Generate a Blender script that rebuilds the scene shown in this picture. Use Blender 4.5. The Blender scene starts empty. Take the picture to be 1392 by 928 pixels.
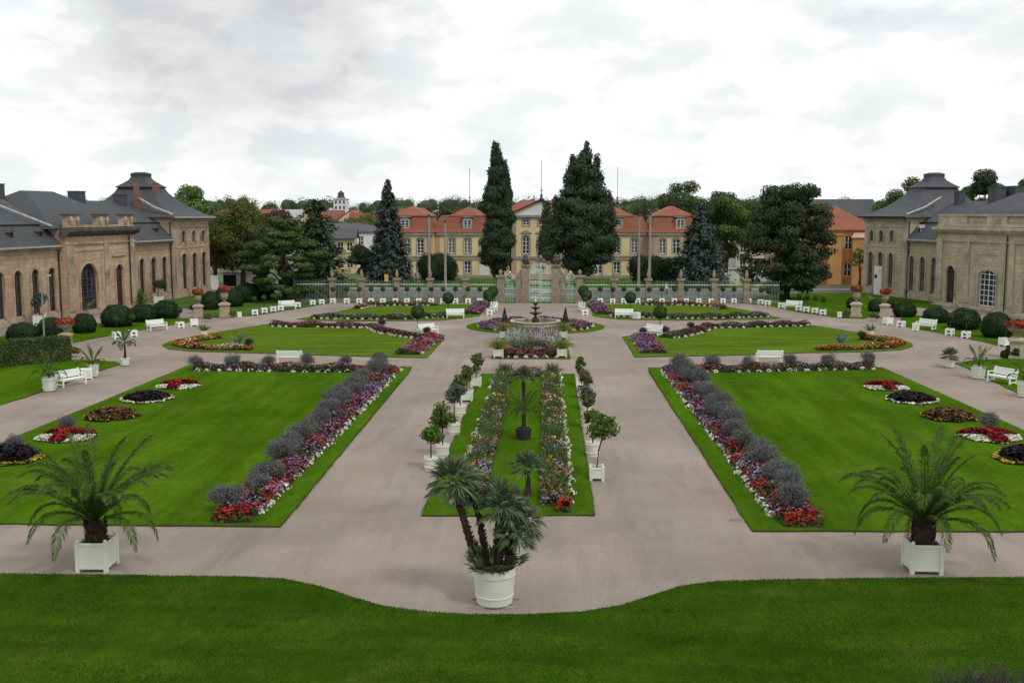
import bpy, math, random
import numpy as np
from mathutils import Vector, Matrix
from mathutils.geometry import tessellate_polygon

PI = math.pi
SC = bpy.context.scene
COL = SC.collection
RNG = np.random.default_rng(7)
random.seed(7)

# ------------------------------------------------------------------ camera
F, CX, CY, HCAM = 1450.0, 696.0, 464.0, 10.0
PITCH = math.atan(174 / F)
YAW = math.atan(46 / (F / math.cos(PITCH)))
_f = np.array([-math.sin(YAW) * math.cos(PITCH), math.cos(YAW) * math.cos(PITCH), -math.sin(PITCH)])
_r = np.array([math.cos(YAW), math.sin(YAW), 0.0])
_u = np.cross(_r, _f)


def ray(px, py):
    return _f + (px - CX) / F * _r + (CY - py) / F * _u


def g(px, py, z=0.0):
    """ground point seen at a surveyed spot of the photograph"""
    d = ray(px, py)
    t = (z - HCAM) / d[2]
    return np.array([d[0] * t, d[1] * t, z])


def at(px, py, Y):
    """point at depth Y"""
    d = ray(px, py)
    t = Y / d[1]
    return np.array([d[0] * t, Y, HCAM + d[2] * t])


# ------------------------------------------------------------------ materials
def new_mat(name):
    m = bpy.data.materials.new(name)
    m.use_nodes = True
    nt = m.node_tree
    b = nt.nodes['Principled BSDF']
    b.inputs['Specular IOR Level'].default_value = 0.3
    return m, nt, b


def nd(nt, t, **kw):
    n = nt.nodes.new(t)
    for k, v in kw.items():
        setattr(n, k, v)
    return n


def ramp(nt, fac, stops, interp='LINEAR'):
    r = nd(nt, 'ShaderNodeValToRGB')
    cr = r.color_ramp
    cr.interpolation = interp
    while len(cr.elements) > 1:
        cr.elements.remove(cr.elements[-1])
    cr.elements[0].position = stops[0][0]
    cr.elements[0].color = (*stops[0][1], 1)
    for p, c in stops[1:]:
        e = cr.elements.new(p)
        e.color = (*c, 1)
    nt.links.new(fac, r.inputs[0])
    return r.outputs[0]


def noise(nt, scale, detail=4, vec=None, stretch=None, rough=0.55):
    n = nd(nt, 'ShaderNodeTexNoise')
    n.inputs['Scale'].default_value = scale
    n.inputs['Detail'].default_value = detail
    n.inputs['Roughness'].default_value = rough
    if vec is None:
        vec = nd(nt, 'ShaderNodeTexCoord').outputs['Object']
    if stretch:
        mp = nd(nt, 'ShaderNodeMapping')
        mp.inputs['Scale'].default_value = stretch
        nt.links.new(vec, mp.inputs[0])
        vec = mp.outputs[0]
    nt.links.new(vec, n.inputs['Vector'])
    return n.outputs['Fac']


def mix(nt, a, b, fac, mode='MIX'):
    n = nd(nt, 'ShaderNodeMix', data_type='RGBA', blend_type=mode)
    for s, v in ((n.inputs['A'], a), (n.inputs['B'], b)):
        if isinstance(v, tuple):
            s.default_value = (*v, 1)
        else:
            nt.links.new(v, s)
    f = n.inputs['Factor']
    if isinstance(fac, (int, float)):
        f.default_value = fac
    else:
        nt.links.new(fac, f)
    return n.outputs['Result']


def bump(nt, b, h, strength=0.3, dist=0.02):
    n = nd(nt, 'ShaderNodeBump')
    n.inputs['Strength'].default_value = strength
    n.inputs['Distance'].default_value = dist
    nt.links.new(h, n.inputs['Height'])
    nt.links.new(n.outputs[0], b.inputs['Normal'])


def cl(c, k):
    return tuple(min(1.0, x * k) for x in c)


def simple(name, col, rough=0.7, var=0.25, scale=3.0, bmp=0.0, metal=0.0, grime=None):
    m, nt, b = new_mat(name)
    c = ramp(nt, noise(nt, scale, 5), [(0.3, cl(col, 1 - var)), (0.7, cl(col, 1 + var))])
    if grime:
        c = mix(nt, c, grime, ramp(nt, noise(nt, scale * 0.45, 6), [(0.5, (0, 0, 0)), (0.72, (.7, .7, .7))]))
    nt.links.new(c, b.inputs['Base Color'])
    b.inputs['Roughness'].default_value = rough
    b.inputs['Metallic'].default_value = metal
    if bmp:
        bump(nt, b, noise(nt, scale * 8, 4), bmp)
    return m


def leafmat(name, c1, c2, rough=0.7, trans=0.25, patch=0.35, c3=None, k=1.6):
    """per-leaf colour variation by mesh island plus broad patches"""
    m, nt, b = new_mat(name)
    geo = nd(nt, 'ShaderNodeNewGeometry')
    c1, c2 = cl(c1, k), cl(c2, k)  # gain brightens the leaf colours, standing in for haze that lifts shadows
    b.inputs['Specular IOR Level'].default_value = 0.1
    st = [(0.0, c1), (0.75, c2)]
    if c3:
        st += [(0.86, c2), (1.0, c3)]
    c = ramp(nt, geo.outputs['Random Per Island'], st)
    k = ramp(nt, noise(nt, patch, 3), [(0.3, (0.72, 0.72, 0.72)), (0.7, (1.2, 1.2, 1.1))])
    c = mix(nt, c, k, 1.0, 'MULTIPLY')
    nt.links.new(c, b.inputs['Base Color'])
    b.inputs['Roughness'].default_value = rough
    tr = nd(nt, 'ShaderNodeBsdfTranslucent')
    nt.links.new(c, tr.inputs[0])
    mx = nd(nt, 'ShaderNodeMixShader')
    mx.inputs[0].default_value = trans
    nt.links.new(b.outputs[0], mx.inputs[1])
    nt.links.new(tr.outputs[0], mx.inputs[2])
    nt.links.new(mx.outputs[0], nt.nodes['Material Output'].inputs[0])
    return m


def flowermat(name, cols, patch=1.0, mixrand=0.25):
    """blossoms set out in clumps of one colour each"""
    m, nt, b = new_mat(name)
    vo = nd(nt, 'ShaderNodeTexVoronoi')
    vo.inputs['Scale'].default_value = patch
    nt.links.new(nd(nt, 'ShaderNodeTexCoord').outputs['Object'], vo.inputs['Vector'])
    sp = nd(nt, 'ShaderNodeSeparateColor')
    nt.links.new(vo.outputs['Color'], sp.inputs[0])
    geo = nd(nt, 'ShaderNodeNewGeometry')
    ad = nd(nt, 'ShaderNodeMath', operation='MULTIPLY_ADD')
    nt.links.new(geo.outputs['Random Per Island'], ad.inputs[0])
    ad.inputs[1].default_value = mixrand
    nt.links.new(sp.outputs[0], ad.inputs[2])
    fr = nd(nt, 'ShaderNodeMath', operation='FRACT')
    nt.links.new(ad.outputs[0], fr.inputs[0])
    n = len(cols)
    c = ramp(nt, fr.outputs[0], [(i / n, cc) for i, cc in enumerate(cols)], 'CONSTANT')
    c = mix(nt, c, ramp(nt, noise(nt, 9, 2), [(0.3, (.6, .6, .6)), (0.7, (1.15, 1.15, 1.15))]), 1.0, 'MULTIPLY')
    nt.links.new(c, b.inputs['Base Color'])
    b.inputs['Roughness'].default_value = 0.8
    b.inputs['Specular IOR Level'].default_value = 0.1
    return m


def grassmat(name, c1, c2, c3, mow=None):
    m, nt, b = new_mat(name)
    c = ramp(nt, noise(nt, 0.16, 5, rough=0.6), [(0.32, c1), (0.68, c2)])
    c = mix(nt, c, c3, ramp(nt, noise(nt, 0.45, 6, rough=0.65), [(0.52, (0, 0, 0)), (0.75, (.6, .6, .6))]))
    c = mix(nt, c, ramp(nt, noise(nt, 14, 5, rough=0.7), [(0.25, (.62, .62, .6)), (0.75, (1.3, 1.3, 1.2))]), 1.0, 'MULTIPLY')
    c = mix(nt, c, ramp(nt, noise(nt, 3.2, 4, stretch=(1, .45, 1)), [(0.3, (.86, .86, .86)), (0.7, (1.12, 1.12, 1.08))]), 1.0, 'MULTIPLY')
    if mow:
        c = mix(nt, c, ramp(nt, noise(nt, 1.0, 3, stretch=mow), [(0.38, (.83, .84, .84)), (0.62, (1.14, 1.12, 1.04))]), 1.0, 'MULTIPLY')
    nt.links.new(c, b.inputs['Base Color'])
    b.inputs['Roughness'].default_value = 0.85
    b.inputs['Specular IOR Level'].default_value = 0.0
    bump(nt, b, noise(nt, 30, 4), 0.6, 0.03)
    return m


def stonemat(name, c1, c2, mortar, dirt, bw=0.9, bh=0.42, dirtamt=0.6):
    m, nt, b = new_mat(name)
    tc = nd(nt, 'ShaderNodeTexCoord')
    sx = nd(nt, 'ShaderNodeSeparateXYZ')
    nt.links.new(tc.outputs['Object'], sx.inputs[0])
    sm = nd(nt, 'ShaderNodeMath', operation='ADD')
    nt.links.new(sx.outputs[0], sm.inputs[0])
    nt.links.new(sx.outputs[1], sm.inputs[1])
    cb = nd(nt, 'ShaderNodeCombineXYZ')
    nt.links.new(sm.outputs[0], cb.inputs[0])
    nt.links.new(sx.outputs[2], cb.inputs[1])
    br = nd(nt, 'ShaderNodeTexBrick')
    br.inputs['Scale'].default_value = 1.0
    br.inputs['Brick Width'].default_value = bw
    br.inputs['Row Height'].default_value = bh
    br.inputs['Mortar Size'].default_value = 0.022
    br.inputs['Color1'].default_value = (*c1, 1)
    br.inputs['Color2'].default_value = (*c2, 1)
    br.inputs['Mortar'].default_value = (*mortar, 1)
    br.inputs['Bias'].default_value = 0.0
    nt.links.new(cb.outputs[0], br.inputs['Vector'])
    c = br.outputs['Color']
    c = mix(nt, c, ramp(nt, noise(nt, 0.7, 6, rough=.65), [(0.3, (.80, .77, .75)), (0.7, (1.12, 1.10, 1.07))]), 1.0, 'MULTIPLY')
    c = mix(nt, c, dirt, ramp(nt, noise(nt, 0.9, 6, stretch=(1, 1, .28), rough=.65), [(0.52, (0, 0, 0)), (0.75, (dirtamt,) * 3)]))
    nt.links.new(c, b.inputs['Base Color'])
    b.inputs['Roughness'].default_value = 0.85
    bump(nt, b, noise(nt, 12, 4), 0.25, 0.02)
    return m


def tilemat(name, c1, c2, rows=0.3, dirt=(.1, .1, .09), amt=.5):
    m, nt, b = new_mat(name)
    tc = nd(nt, 'ShaderNodeTexCoord')
    w = nd(nt, 'ShaderNodeTexWave', wave_type='BANDS', bands_direction='Z')
    w.inputs['Scale'].default_value = 1 / rows / 3.2
    w.inputs['Distortion'].default_value = 0.6
    w.inputs['Detail'].default_value = 2
    nt.links.new(tc.outputs['Object'], w.inputs['Vector'])
    c = ramp(nt, noise(nt, 1.6, 6, rough=.7), [(0.3, c1), (0.7, c2)])
    c = mix(nt, c, ramp(nt, w.outputs['Fac'], [(0, (.9, .9, .9)), (.5, (1.03, 1.03, 1.03))]), 1.0, 'MULTIPLY')
    c = mix(nt, c, dirt, ramp(nt, noise(nt, .5, 6, rough=.65), [(0.5, (0, 0, 0)), (0.72, (amt,) * 3)]))
    nt.links.new(c, b.inputs['Base Color'])
    b.inputs['Roughness'].default_value = 0.7
    return m


def glassmat(name, col=(.02, .024, .028)):
    m, nt, b = new_mat(name)
    c = ramp(nt, noise(nt, 1.1, 3), [(.35, cl(col, .6)), (.7, cl(col, 2.0))])
    nt.links.new(c, b.inputs['Base Color'])
    b.inputs['Roughness'].default_value = 0.12
    b.inputs['Specular IOR Level'].default_value = 0.5
    return m


M = {}
M['gravel'], _nt, _b = new_mat('gravel')
_c = ramp(_nt, noise(_nt, 0.13, 6, rough=.62), [(0.32, (.195, .160, .133)), (0.68, (.32, .268, .226))])
_c = mix(_nt, _c, (.185, .150, .122), ramp(_nt, noise(_nt, 0.9, 7, stretch=(1, .16, 1), rough=.68), [(0.50, (0, 0, 0)), (0.75, (.75, .75, .75))]))
_c = mix(_nt, _c, (.37, .325, .28), ramp(_nt, noise(_nt, 0.5, 7, stretch=(.5, 1, 1), rough=.72), [(0.56, (0, 0, 0)), (0.8, (.6, .6, .6))]))
_c = mix(_nt, _c, ramp(_nt, noise(_nt, 1.0, 4, stretch=(2.6, .05, 1)), [(0.35, (.965, .965, .965)), (0.65, (1.03, 1.03, 1.03))]), 1.0, 'MULTIPLY')
_c = mix(_nt, _c, (.315, .225, .165), ramp(_nt, noise(_nt, 0.22, 5, stretch=(1, .4, 1), rough=.6), [(0.52, (0, 0, 0)), (0.70, (.5, .5, .5))]))
_c = mix(_nt, _c, ramp(_nt, noise(_nt, 16, 6, rough=.8), [(0.25, (.58, .58, .58)), (0.75, (1.36, 1.35, 1.34))]), 1.0, 'MULTIPLY')
_nt.links.new(_c, _b.inputs['Base Color'])
_b.inputs['Roughness'].default_value = 0.95
bump(_nt, _b, noise(_nt, 45, 4), 0.5, 0.02)

M['lawn'] = grassmat('lawn_grass', (.044, .103, .005), (.062, .132, .008), (.090, .136, .018), mow=(.75, .10, 1))
M['lawn_far'] = grassmat('middle_lawn_grass', (.068, .122, .011), (.090, .152, .017), (.12, .158, .030), mow=(.15, .9, 1))  # paler copy of the lawn grass, with distance haze put into the colour
M['front_grass'] = grassmat('front_grass', (.021, .060, .003), (.042, .092, .006), (.085, .105, .018), mow=(.25, 1.1, 1))  # darker copy of the lawn grass; lens falloff is painted into it
M['far_grass'] = grassmat('far_grass', (.05, .105, .018), (.075, .135, .03), (.11, .12, .045))
M['ground'] = simple('earth_ground', (.10, .11, .055), .95, .35, .08)
M['soil'] = simple('soil', (.05, .035, .025), .95, .4, 6, .4)
M['asphalt'] = simple('asphalt', (.10, .10, .102), .9, .2, .6)
M['pavement'] = simple('pavement', (.22, .21, .20), .9, .2, .8)
M['stone_l'] = stonemat('sandstone_warm', (.50, .375, .25), (.40, .28, .19), (.30, .22, .155), (.16, .125, .10))
M['stone_r'] = stonemat('sandstone_pale', (.48, .425, .29), (.39, .345, .24), (.29, .25, .175), (.20, .175, .13), dirtamt=.5)
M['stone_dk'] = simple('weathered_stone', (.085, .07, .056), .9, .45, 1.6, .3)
M['stone_tr'] = simple('trim_stone', (.38, .295, .21), .85, .3, 1.3, .2, grime=(.12, .1, .08))
M['stone_tr_r'] = simple('pale_trim_stone', (.42, .375, .27), .85, .25, 1.3, .2, grime=(.16, .14, .11))
M['pillar'] = simple('pillar_stone', (.25, .21, .15), .9, .35, 1.8, .3, grime=(.10, .08, .065))
M['slate'] = tilemat('slate', (.047, .051, .058), (.072, .077, .085), .3, (.10, .10, .10), .4)
M['slate_b'] = tilemat('blue_slate', (.046, .050, .055), (.064, .069, .075), .3, (.05, .055, .06), .3)
M['lead'] = simple('zinc', (.34, .34, .34), .5, .2, 2)
M['copper'] = simple('copper_green', (.045, .062, .054), .7, .35, 2)
M['brick'] = stonemat('chimney_brick', (.26, .065, .045), (.2, .05, .04), (.2, .16, .14), (.08, .05, .04), .25, .09)
M['glass'] = glassmat('window_glass')
M['glass_l'] = glassmat('pale_glass', (.10, .105, .105))
M['white'] = simple('white_paint', (.62, .64, .55), .5, .06, 2, grime=(.5, .5, .42))
M['white2'] = simple('bright_white_paint', (.80, .80, .77), .5, .05, 2)
M['frame_w'] = simple('white_frame', (.62, .62, .58), .5, .08, 2)
M['frame_d'] = simple('brown_frame', (.09, .065, .05), .6, .2, 2)
M['door_red'] = simple('red_brown_door', (.10, .035, .03), .5, .25, 2)
M['tile'] = tilemat('red_tile', (.195, .058, .032), (.27, .090, .050), .35, (.12, .066, .05), .6)
M['tile2'] = tilemat('brown_red_tile', (.155, .047, .036), (.215, .068, .05), .35, (.10, .065, .055), .5)
M['ochre'] = simple('ochre_plaster', (.68, .54, .30), .9, .08, .5, grime=(.58, .44, .27))
M['pink'] = simple('pink_plaster', (.47, .30, .205), .9, .15, .6, grime=(.36, .25, .19))
M['orange'] = simple('orange_plaster', (.45, .235, .095), .9, .15, .6, grime=(.36, .19, .09))
M['grey_tr'] = simple('grey_trim', (.27, .255, .235), .85, .2, 1.5)
M['white_pl'] = simple('white_plaster', (.62, .62, .60), .9, .1, .6, grime=(.45, .44, .42))
M['cream'] = simple('cream_plaster', (.58, .48, .29), .9, .1, .6)
M['iron'] = simple('pale_green_iron', (.40, .52, .42), .6, .2, 2)
M['iron_w'] = simple('whitish_green_iron', (.62, .70, .62), .6, .2, 2)
M['fence'] = simple('grey_green_iron', (.27, .33, .275), .7, .2, 2)
M['darkiron'] = simple('dark_iron', (.03, .03, .03), .5, .3, 3)
M['steel'] = simple('grey_steel', (.22, .22, .22), .5, .15, 3)
M['concrete'] = simple('pole_concrete', (.27, .245, .215), .85, .2, 1.5)
M['bark'] = simple('bark', (.055, .042, .032), .95, .4, 3, .5)
M['palmbark'] = simple('palm_bark', (.045, .030, .022), .95, .5, 14, .8)
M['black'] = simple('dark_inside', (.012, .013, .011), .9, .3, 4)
M['water'] = glassmat('pond_water', (.06, .07, .07))
M['yellow'] = simple('yellow_sign', (.55, .40, .06), .6, .1, 3)
M['oak'] = leafmat('oak_leaf', (.020, .034, .019), (.036, .054, .030), patch=.5, c3=(.085, .10, .07))
M['oak2'] = leafmat('oak_leaf_mid', (.022, .036, .020), (.046, .064, .038), patch=.5, c3=(.12, .14, .10))  # palest tone is glint off the leaves, painted as leaf colour
M['spruce'] = leafmat('spruce_needle', (.026, .037, .033), (.052, .066, .060), patch=.6, trans=.1, c3=(.10, .12, .11))
M['pine'] = leafmat('pine_needle', (.019, .030, .017), (.038, .052, .027), patch=.5, trans=.1)
M['cedar'] = leafmat('cedar_needle', (.022, .040, .013), (.055, .082, .024), patch=.4, trans=.15)
M['lime'] = leafmat('lime_leaf', (.040, .056, .016), (.076, .088, .026), patch=.3, c3=(.115, .092, .034))
M['green'] = leafmat('green_leaf', (.036, .060, .018), (.070, .102, .028), patch=.3)
M['fresh'] = leafmat('fresh_leaf', (.055, .095, .028), (.10, .15, .05), patch=.3)
M['dull'] = leafmat('far_leaf', (.032, .048, .026), (.055, .074, .038), patch=.15)
M['purple_tree'] = leafmat('copper_leaf', (.030, .022, .022), (.052, .036, .032), patch=.3)
M['yew'] = leafmat('yew_leaf', (.008, .018, .008), (.018, .034, .014), patch=.6, trans=.05)
M['box'] = leafmat('box_leaf', (.014, .030, .009), (.028, .054, .016), patch=.9, trans=.05)
M['hedge'] = leafmat('hedge_leaf', (.032, .048, .016), (.062, .082, .026), patch=1.2, c3=(.13, .075, .035))
M['citrus'] = leafmat('citrus_leaf', (.038, .068, .014), (.082, .122, .026), patch=1.2, c3=(.13, .15, .05))
M['olive'] = leafmat('olive_leaf', (.040, .056, .044), (.075, .096, .078), patch=1.2)
M['bay'] = leafmat('russet_leaf', (.045, .060, .022), (.09, .10, .035), patch=1.2, c3=(.16, .08, .04))
M['date'] = leafmat('date_palm_leaf', (.028, .056, .011), (.062, .098, .021), patch=.8, c3=(.12, .12, .04), trans=.2)
M['drypalm'] = leafmat('dry_palm_leaf', (.10, .075, .035), (.17, .13, .06), patch=.8)
M['fan'] = leafmat('fan_palm_leaf', (.042, .064, .028), (.085, .112, .06), patch=1.2, c3=(.24, .26, .19), trans=.15)
M['greyshrub'] = leafmat('grey_shrub_leaf', (.072, .082, .070), (.118, .116, .126), patch=1.6, c3=(.175, .150, .20))
M['darkshrub'] = leafmat('dark_shrub_leaf', (.028, .022, .028), (.06, .048, .055), patch=1.2)
M['silver'] = leafmat('silver_leaf', (.16, .17, .165), (.32, .335, .315), patch=1)
M['bedgreen'] = leafmat('bedding_leaf', (.028, .055, .016), (.060, .102, .030), patch=1)
M['reed'] = leafmat('grassy_leaf', (.085, .115, .028), (.18, .20, .06), patch=1.5, c3=(.28, .26, .12))
M['agave'] = leafmat('agave_leaf', (.06, .10, .085), (.11, .16, .13), patch=1)
RED, DRED, ORG, YEL = (.36, .022, .018), (.18, .018, .022), (.40, .15, .035), (.46, .31, .05)
WHI, PUR, VIO, PNK, LIL, BRO = (.60, .58, .47), (.15, .08, .17), (.14, .11, .21), (.33, .13, .19), (.27, .215, .33), (.10, .042, .03)
GRN, GRY = (.05, .085, .03), (.20, .195, .20)
M['fl_mix'] = flowermat('mixed_blossom', [RED, GRN, LIL, DRED, VIO, DRED, LIL, RED, GRN, PUR, LIL, DRED], .75, .16)
M['fl_far'] = flowermat('far_blossom', [DRED, PUR, GRY, BRO, GRN, GRN, RED, PUR, DRED, BRO], 1.0)
M['fl_purple'] = flowermat('purple_blossom', [PUR, LIL, VIO, PNK, DRED, PUR, LIL, VIO], .8)
M['fl_pinkred'] = flowermat('pink_red_blossom', [PNK, DRED, PUR, RED, LIL, PNK, DRED], .7)
M['fl_orange'] = flowermat('orange_blossom', [ORG, YEL, ORG, DRED, RED, ORG, WHI, ORG], .9)
M['fl_strip'] = flowermat('strip_blossom', [ORG, GRY, LIL, GRN, ORG, WHI, GRN, ORG, GRY, LIL, ORG, VIO, YEL, GRN, BRO, GRN], .9, .14)
M['fl_row'] = flowermat('row_blossom', [RED, YEL, DRED, BRO, GRN, ORG, RED, GRN, GRY], .6)
M['fl_grey'] = flowermat('dusky_blossom', [GRY, PUR, BRO, GRN, GRY, VIO, DRED, GRN], .6)
M['fl_red'] = flowermat('red_blossom', [(.27, .02, .016), (.33, .03, .02), DRED, (.22, .018, .016)], 2.0)
M['fl_urn'] = flowermat('urn_blossom', [RED, ORG, DRED, RED, GRN, (.42, .09, .04), RED, GRN], 2.5, .5)
M['fl_white'] = flowermat('white_blossom', [WHI, (.70, .70, .60), (.52, .54, .44), WHI], 2.0)
M['fl_black'] = flowermat('black_foliage', [(.022, .016, .024), (.04, .026, .036), (.018, .014, .018)], 2.0)
M['fl_brown'] = flowermat('russet_foliage', [BRO, (.17, .09, .035), (.09, .07, .03), (.15, .06, .03)], 2.0)
M['fl_yellow'] = flowermat('yellow_blossom', [YEL, (.45, .30, .04), GRN, YEL], 3.0)
M['skin'] = simple('skin', (.5, .32, .24), .6, .1, 3)
M['shirt'] = simple('white_shirt', (.7, .7, .7), .8, .08, 3)
M['jeans'] = simple('dark_trousers', (.04, .05, .08), .8, .2, 3)
M['carw'] = simple('white_car_paint', (.68, .69, .70), .25, .05, 1)
M['carg'] = simple('silver_car_paint', (.40, .42, .44), .25, .05, 1)
M['tyre'] = simple('tyre', (.015, .015, .015), .8, .2, 5)
# ------------------------------------------------------------------ mesh helpers
class MB:
    def __init__(s):
        s.v, s.f, s.m = [], [], []

    def add(s, vs, fs, m=0):
        o = len(s.v)
        s.v += [tuple(map(float, p)) for p in vs]
        s.f += [tuple(i + o for i in f) for f in fs]
        s.m += [m] * len(fs)
        return s

    def box(s, x0, x1, y0, y1, z0, z1, m=0):
        x0, x1 = min(x0, x1), max(x0, x1)
        v = [(x0, y0, z0), (x1, y0, z0), (x1, y1, z0), (x0, y1, z0), (x0, y0, z1), (x1, y0, z1), (x1, y1, z1), (x0, y1, z1)]
        return s.add(v, [(0, 3, 2, 1), (4, 5, 6, 7), (0, 1, 5, 4), (1, 2, 6, 5), (2, 3, 7, 6), (3, 0, 4, 7)], m)

    def quad(s, *p, m=0):
        return s.add(p, [tuple(range(len(p)))], m)

    def prism(s, poly, z0, z1, m=0, mside=None):
        n = len(poly)
        tri = tessellate_polygon([[Vector((p[0], p[1], 0)) for p in poly]])
        v = [(p[0], p[1], z1) for p in poly]
        fs = []
        for t in tri:
            a, b, c = [Vector(v[i]) for i in t]
            fs.append(t if (b - a).cross(c - a).z > 0 else t[::-1])
        s.add(v, fs, m)
        area = sum(poly[i][0] * poly[(i + 1) % n][1] - poly[(i + 1) % n][0] * poly[i][1] for i in range(n))
        q = list(poly) if area > 0 else list(poly)[::-1]
        v = [(p[0], p[1], z0) for p in q] + [(p[0], p[1], z1) for p in q]
        s.add(v, [(i, (i + 1) % n, n + (i + 1) % n, n + i) for i in range(n)], m if mside is None else mside)
        return s

    def extr(s, prof, x0, x1, m=0):
        """closed (y,z) profile extruded along x"""
        n = len(prof)
        x0, x1 = min(x0, x1), max(x0, x1)
        v = [(x0, p[0], p[1]) for p in prof] + [(x1, p[0], p[1]) for p in prof]
        f = [(i, n + i, n + (i + 1) % n, (i + 1) % n) for i in range(n)]
        s.add(v, f + [tuple(range(n)), tuple(range(2 * n - 1, n - 1, -1))], m)
        return s

    def lathe(s, prof, n=16, c=(0, 0, 0), m=0, a0=0.0):
        v, f = [], []
        for r, z in prof:
            for k in range(n):
                a = a0 + 2 * PI * k / n
                v.append((c[0] + r * math.cos(a), c[1] + r * math.sin(a), c[2] + z))
        for i in range(len(prof) - 1):
            for k in range(n):
                k2 = (k + 1) % n
                f.append((i * n + k, i * n + k2, (i + 1) * n + k2, (i + 1) * n + k))
        f.append(tuple(range(n - 1, -1, -1)))
        f.append(tuple((len(prof) - 1) * n + k for k in range(n)))
        return s.add(v, f, m)

    def tube(s, pts, rad, n=6, m=0):
        pts = [Vector(p) for p in pts]
        if not isinstance(rad, (list, tuple)):
            rad = [rad] * len(pts)
        v, f = [], []
        for i, p in enumerate(pts):
            d = (pts[min(i + 1, len(pts) - 1)] - pts[max(i - 1, 0)]).normalized()
            a = d.cross(Vector((0, 0, 1)))
            if a.length < 0.1:
                a = d.cross(Vector((1, 0, 0)))
            a.normalize()
            b = d.cross(a)
            for k in range(n):
                t = 2 * PI * k / n
                v.append(p + (a * math.cos(t) + b * math.sin(t)) * rad[i])
        for i in range(len(pts) - 1):
            for k in range(n):
                k2 = (k + 1) % n
                f.append((i * n + k, (i + 1) * n + k, (i + 1) * n + k2, i * n + k2))
        f.append(tuple(range(n)))
        f.append(tuple((len(pts) - 1) * n + k for k in range(n - 1, -1, -1)))
        return s.add(v, f, m)

    def rings(s, rings, m=0, cap=True):
        """loft rectangles (x0,x1,y0,y1,z)"""
        v, f = [], []
        for x0, x1, y0, y1, z in rings:
            x0, x1 = min(x0, x1), max(x0, x1)
            v += [(x0, y0, z), (x1, y0, z), (x1, y1, z), (x0, y1, z)]
        for i in range(len(rings) - 1):
            for k in range(4):
                k2 = (k + 1) % 4
                f.append((i * 4 + k, i * 4 + k2, i * 4 + 4 + k2, i * 4 + 4 + k))
        if cap:
            f.append(tuple(len(v) - 4 + k for k in range(4)))
        return s.add(v, f, m)

    def mesh(s, name, mats, smooth=False):
        me = bpy.data.meshes.new(name)
        me.from_pydata(s.v, [], s.f)
        for mt in (mats if isinstance(mats, (list, tuple)) else [mats]):
            me.materials.append(M[mt] if isinstance(mt, str) else mt)
        me.polygons.foreach_set('material_index', s.m)
        if smooth:
            me.polygons.foreach_set('use_smooth', [True] * len(s.f))
        me.update()
        return me

    def build(s, name, mats, parent=None, loc=(0, 0, 0), rz=0.0, smooth=False):
        return link(name, s.mesh(name, mats, smooth), parent, loc, rz)


def link(name, me, parent=None, loc=(0, 0, 0), rz=0.0, sc=None):
    o = bpy.data.objects.new(name, me)
    COL.objects.link(o)
    o.parent = parent
    o.location = tuple(map(float, loc))
    o.rotation_euler = (0, 0, rz)
    if sc is not None:
        o.scale = sc if isinstance(sc, (tuple, list)) else (sc,) * 3
    return o


def tag(o, label=None, cat=None, group=None, kind=None):
    if label:
        o['label'] = label
    if cat:
        o['category'] = cat
    if group:
        o['group'] = group
    if kind:
        o['kind'] = kind
    return o


def thing(name, label, cat, loc=(0, 0, 0), rz=0.0, group=None, sc=None):
    return tag(link(name, None, None, loc, rz, sc), label, cat, group)


def dup(root, loc=None, rz=None, label=None, group=None, sc=None):
    kids = [c for c in KIDS(root)]
    r = root.copy()
    COL.objects.link(r)
    if loc is not None:
        r.location = tuple(map(float, loc))
    if rz is not None:
        r.rotation_euler = (0, 0, rz)
    if sc is not None:
        r.scale = sc if isinstance(sc, (tuple, list)) else (sc,) * 3
    if label:
        r['label'] = label
    if group:
        r['group'] = group
    for ch in kids:
        c = ch.copy()
        COL.objects.link(c)
        c.parent = r
        for gc in KIDS(ch):
            d = gc.copy()
            COL.objects.link(d)
            d.parent = c
    return r


def KIDS(o):
    return [c for c in COL.objects if c.parent is o]


def fast_mesh(name, V, Fq, mats, mi=None):
    """numpy quads"""
    me = bpy.data.meshes.new(name)
    n = len(Fq)
    k = Fq.shape[1]
    me.vertices.add(len(V))
    me.vertices.foreach_set('co', np.ascontiguousarray(V, dtype=np.float32).ravel())
    me.loops.add(n * k)
    me.loops.foreach_set('vertex_index', np.ascontiguousarray(Fq, dtype=np.int32).ravel())
    me.polygons.add(n)
    me.polygons.foreach_set('loop_start', np.arange(0, n * k, k, dtype=np.int32))
    for mt in (mats if isinstance(mats, (list, tuple)) else [mats]):
        me.materials.append(M[mt])
    if mi is not None:
        me.polygons.foreach_set('material_index', np.asarray(mi, dtype=np.int32))
    me.update(calc_edges=True)
    me.validate()
    return me


def unit(a):
    return a / np.maximum(np.linalg.norm(a, axis=1, keepdims=True), 1e-9)


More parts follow.
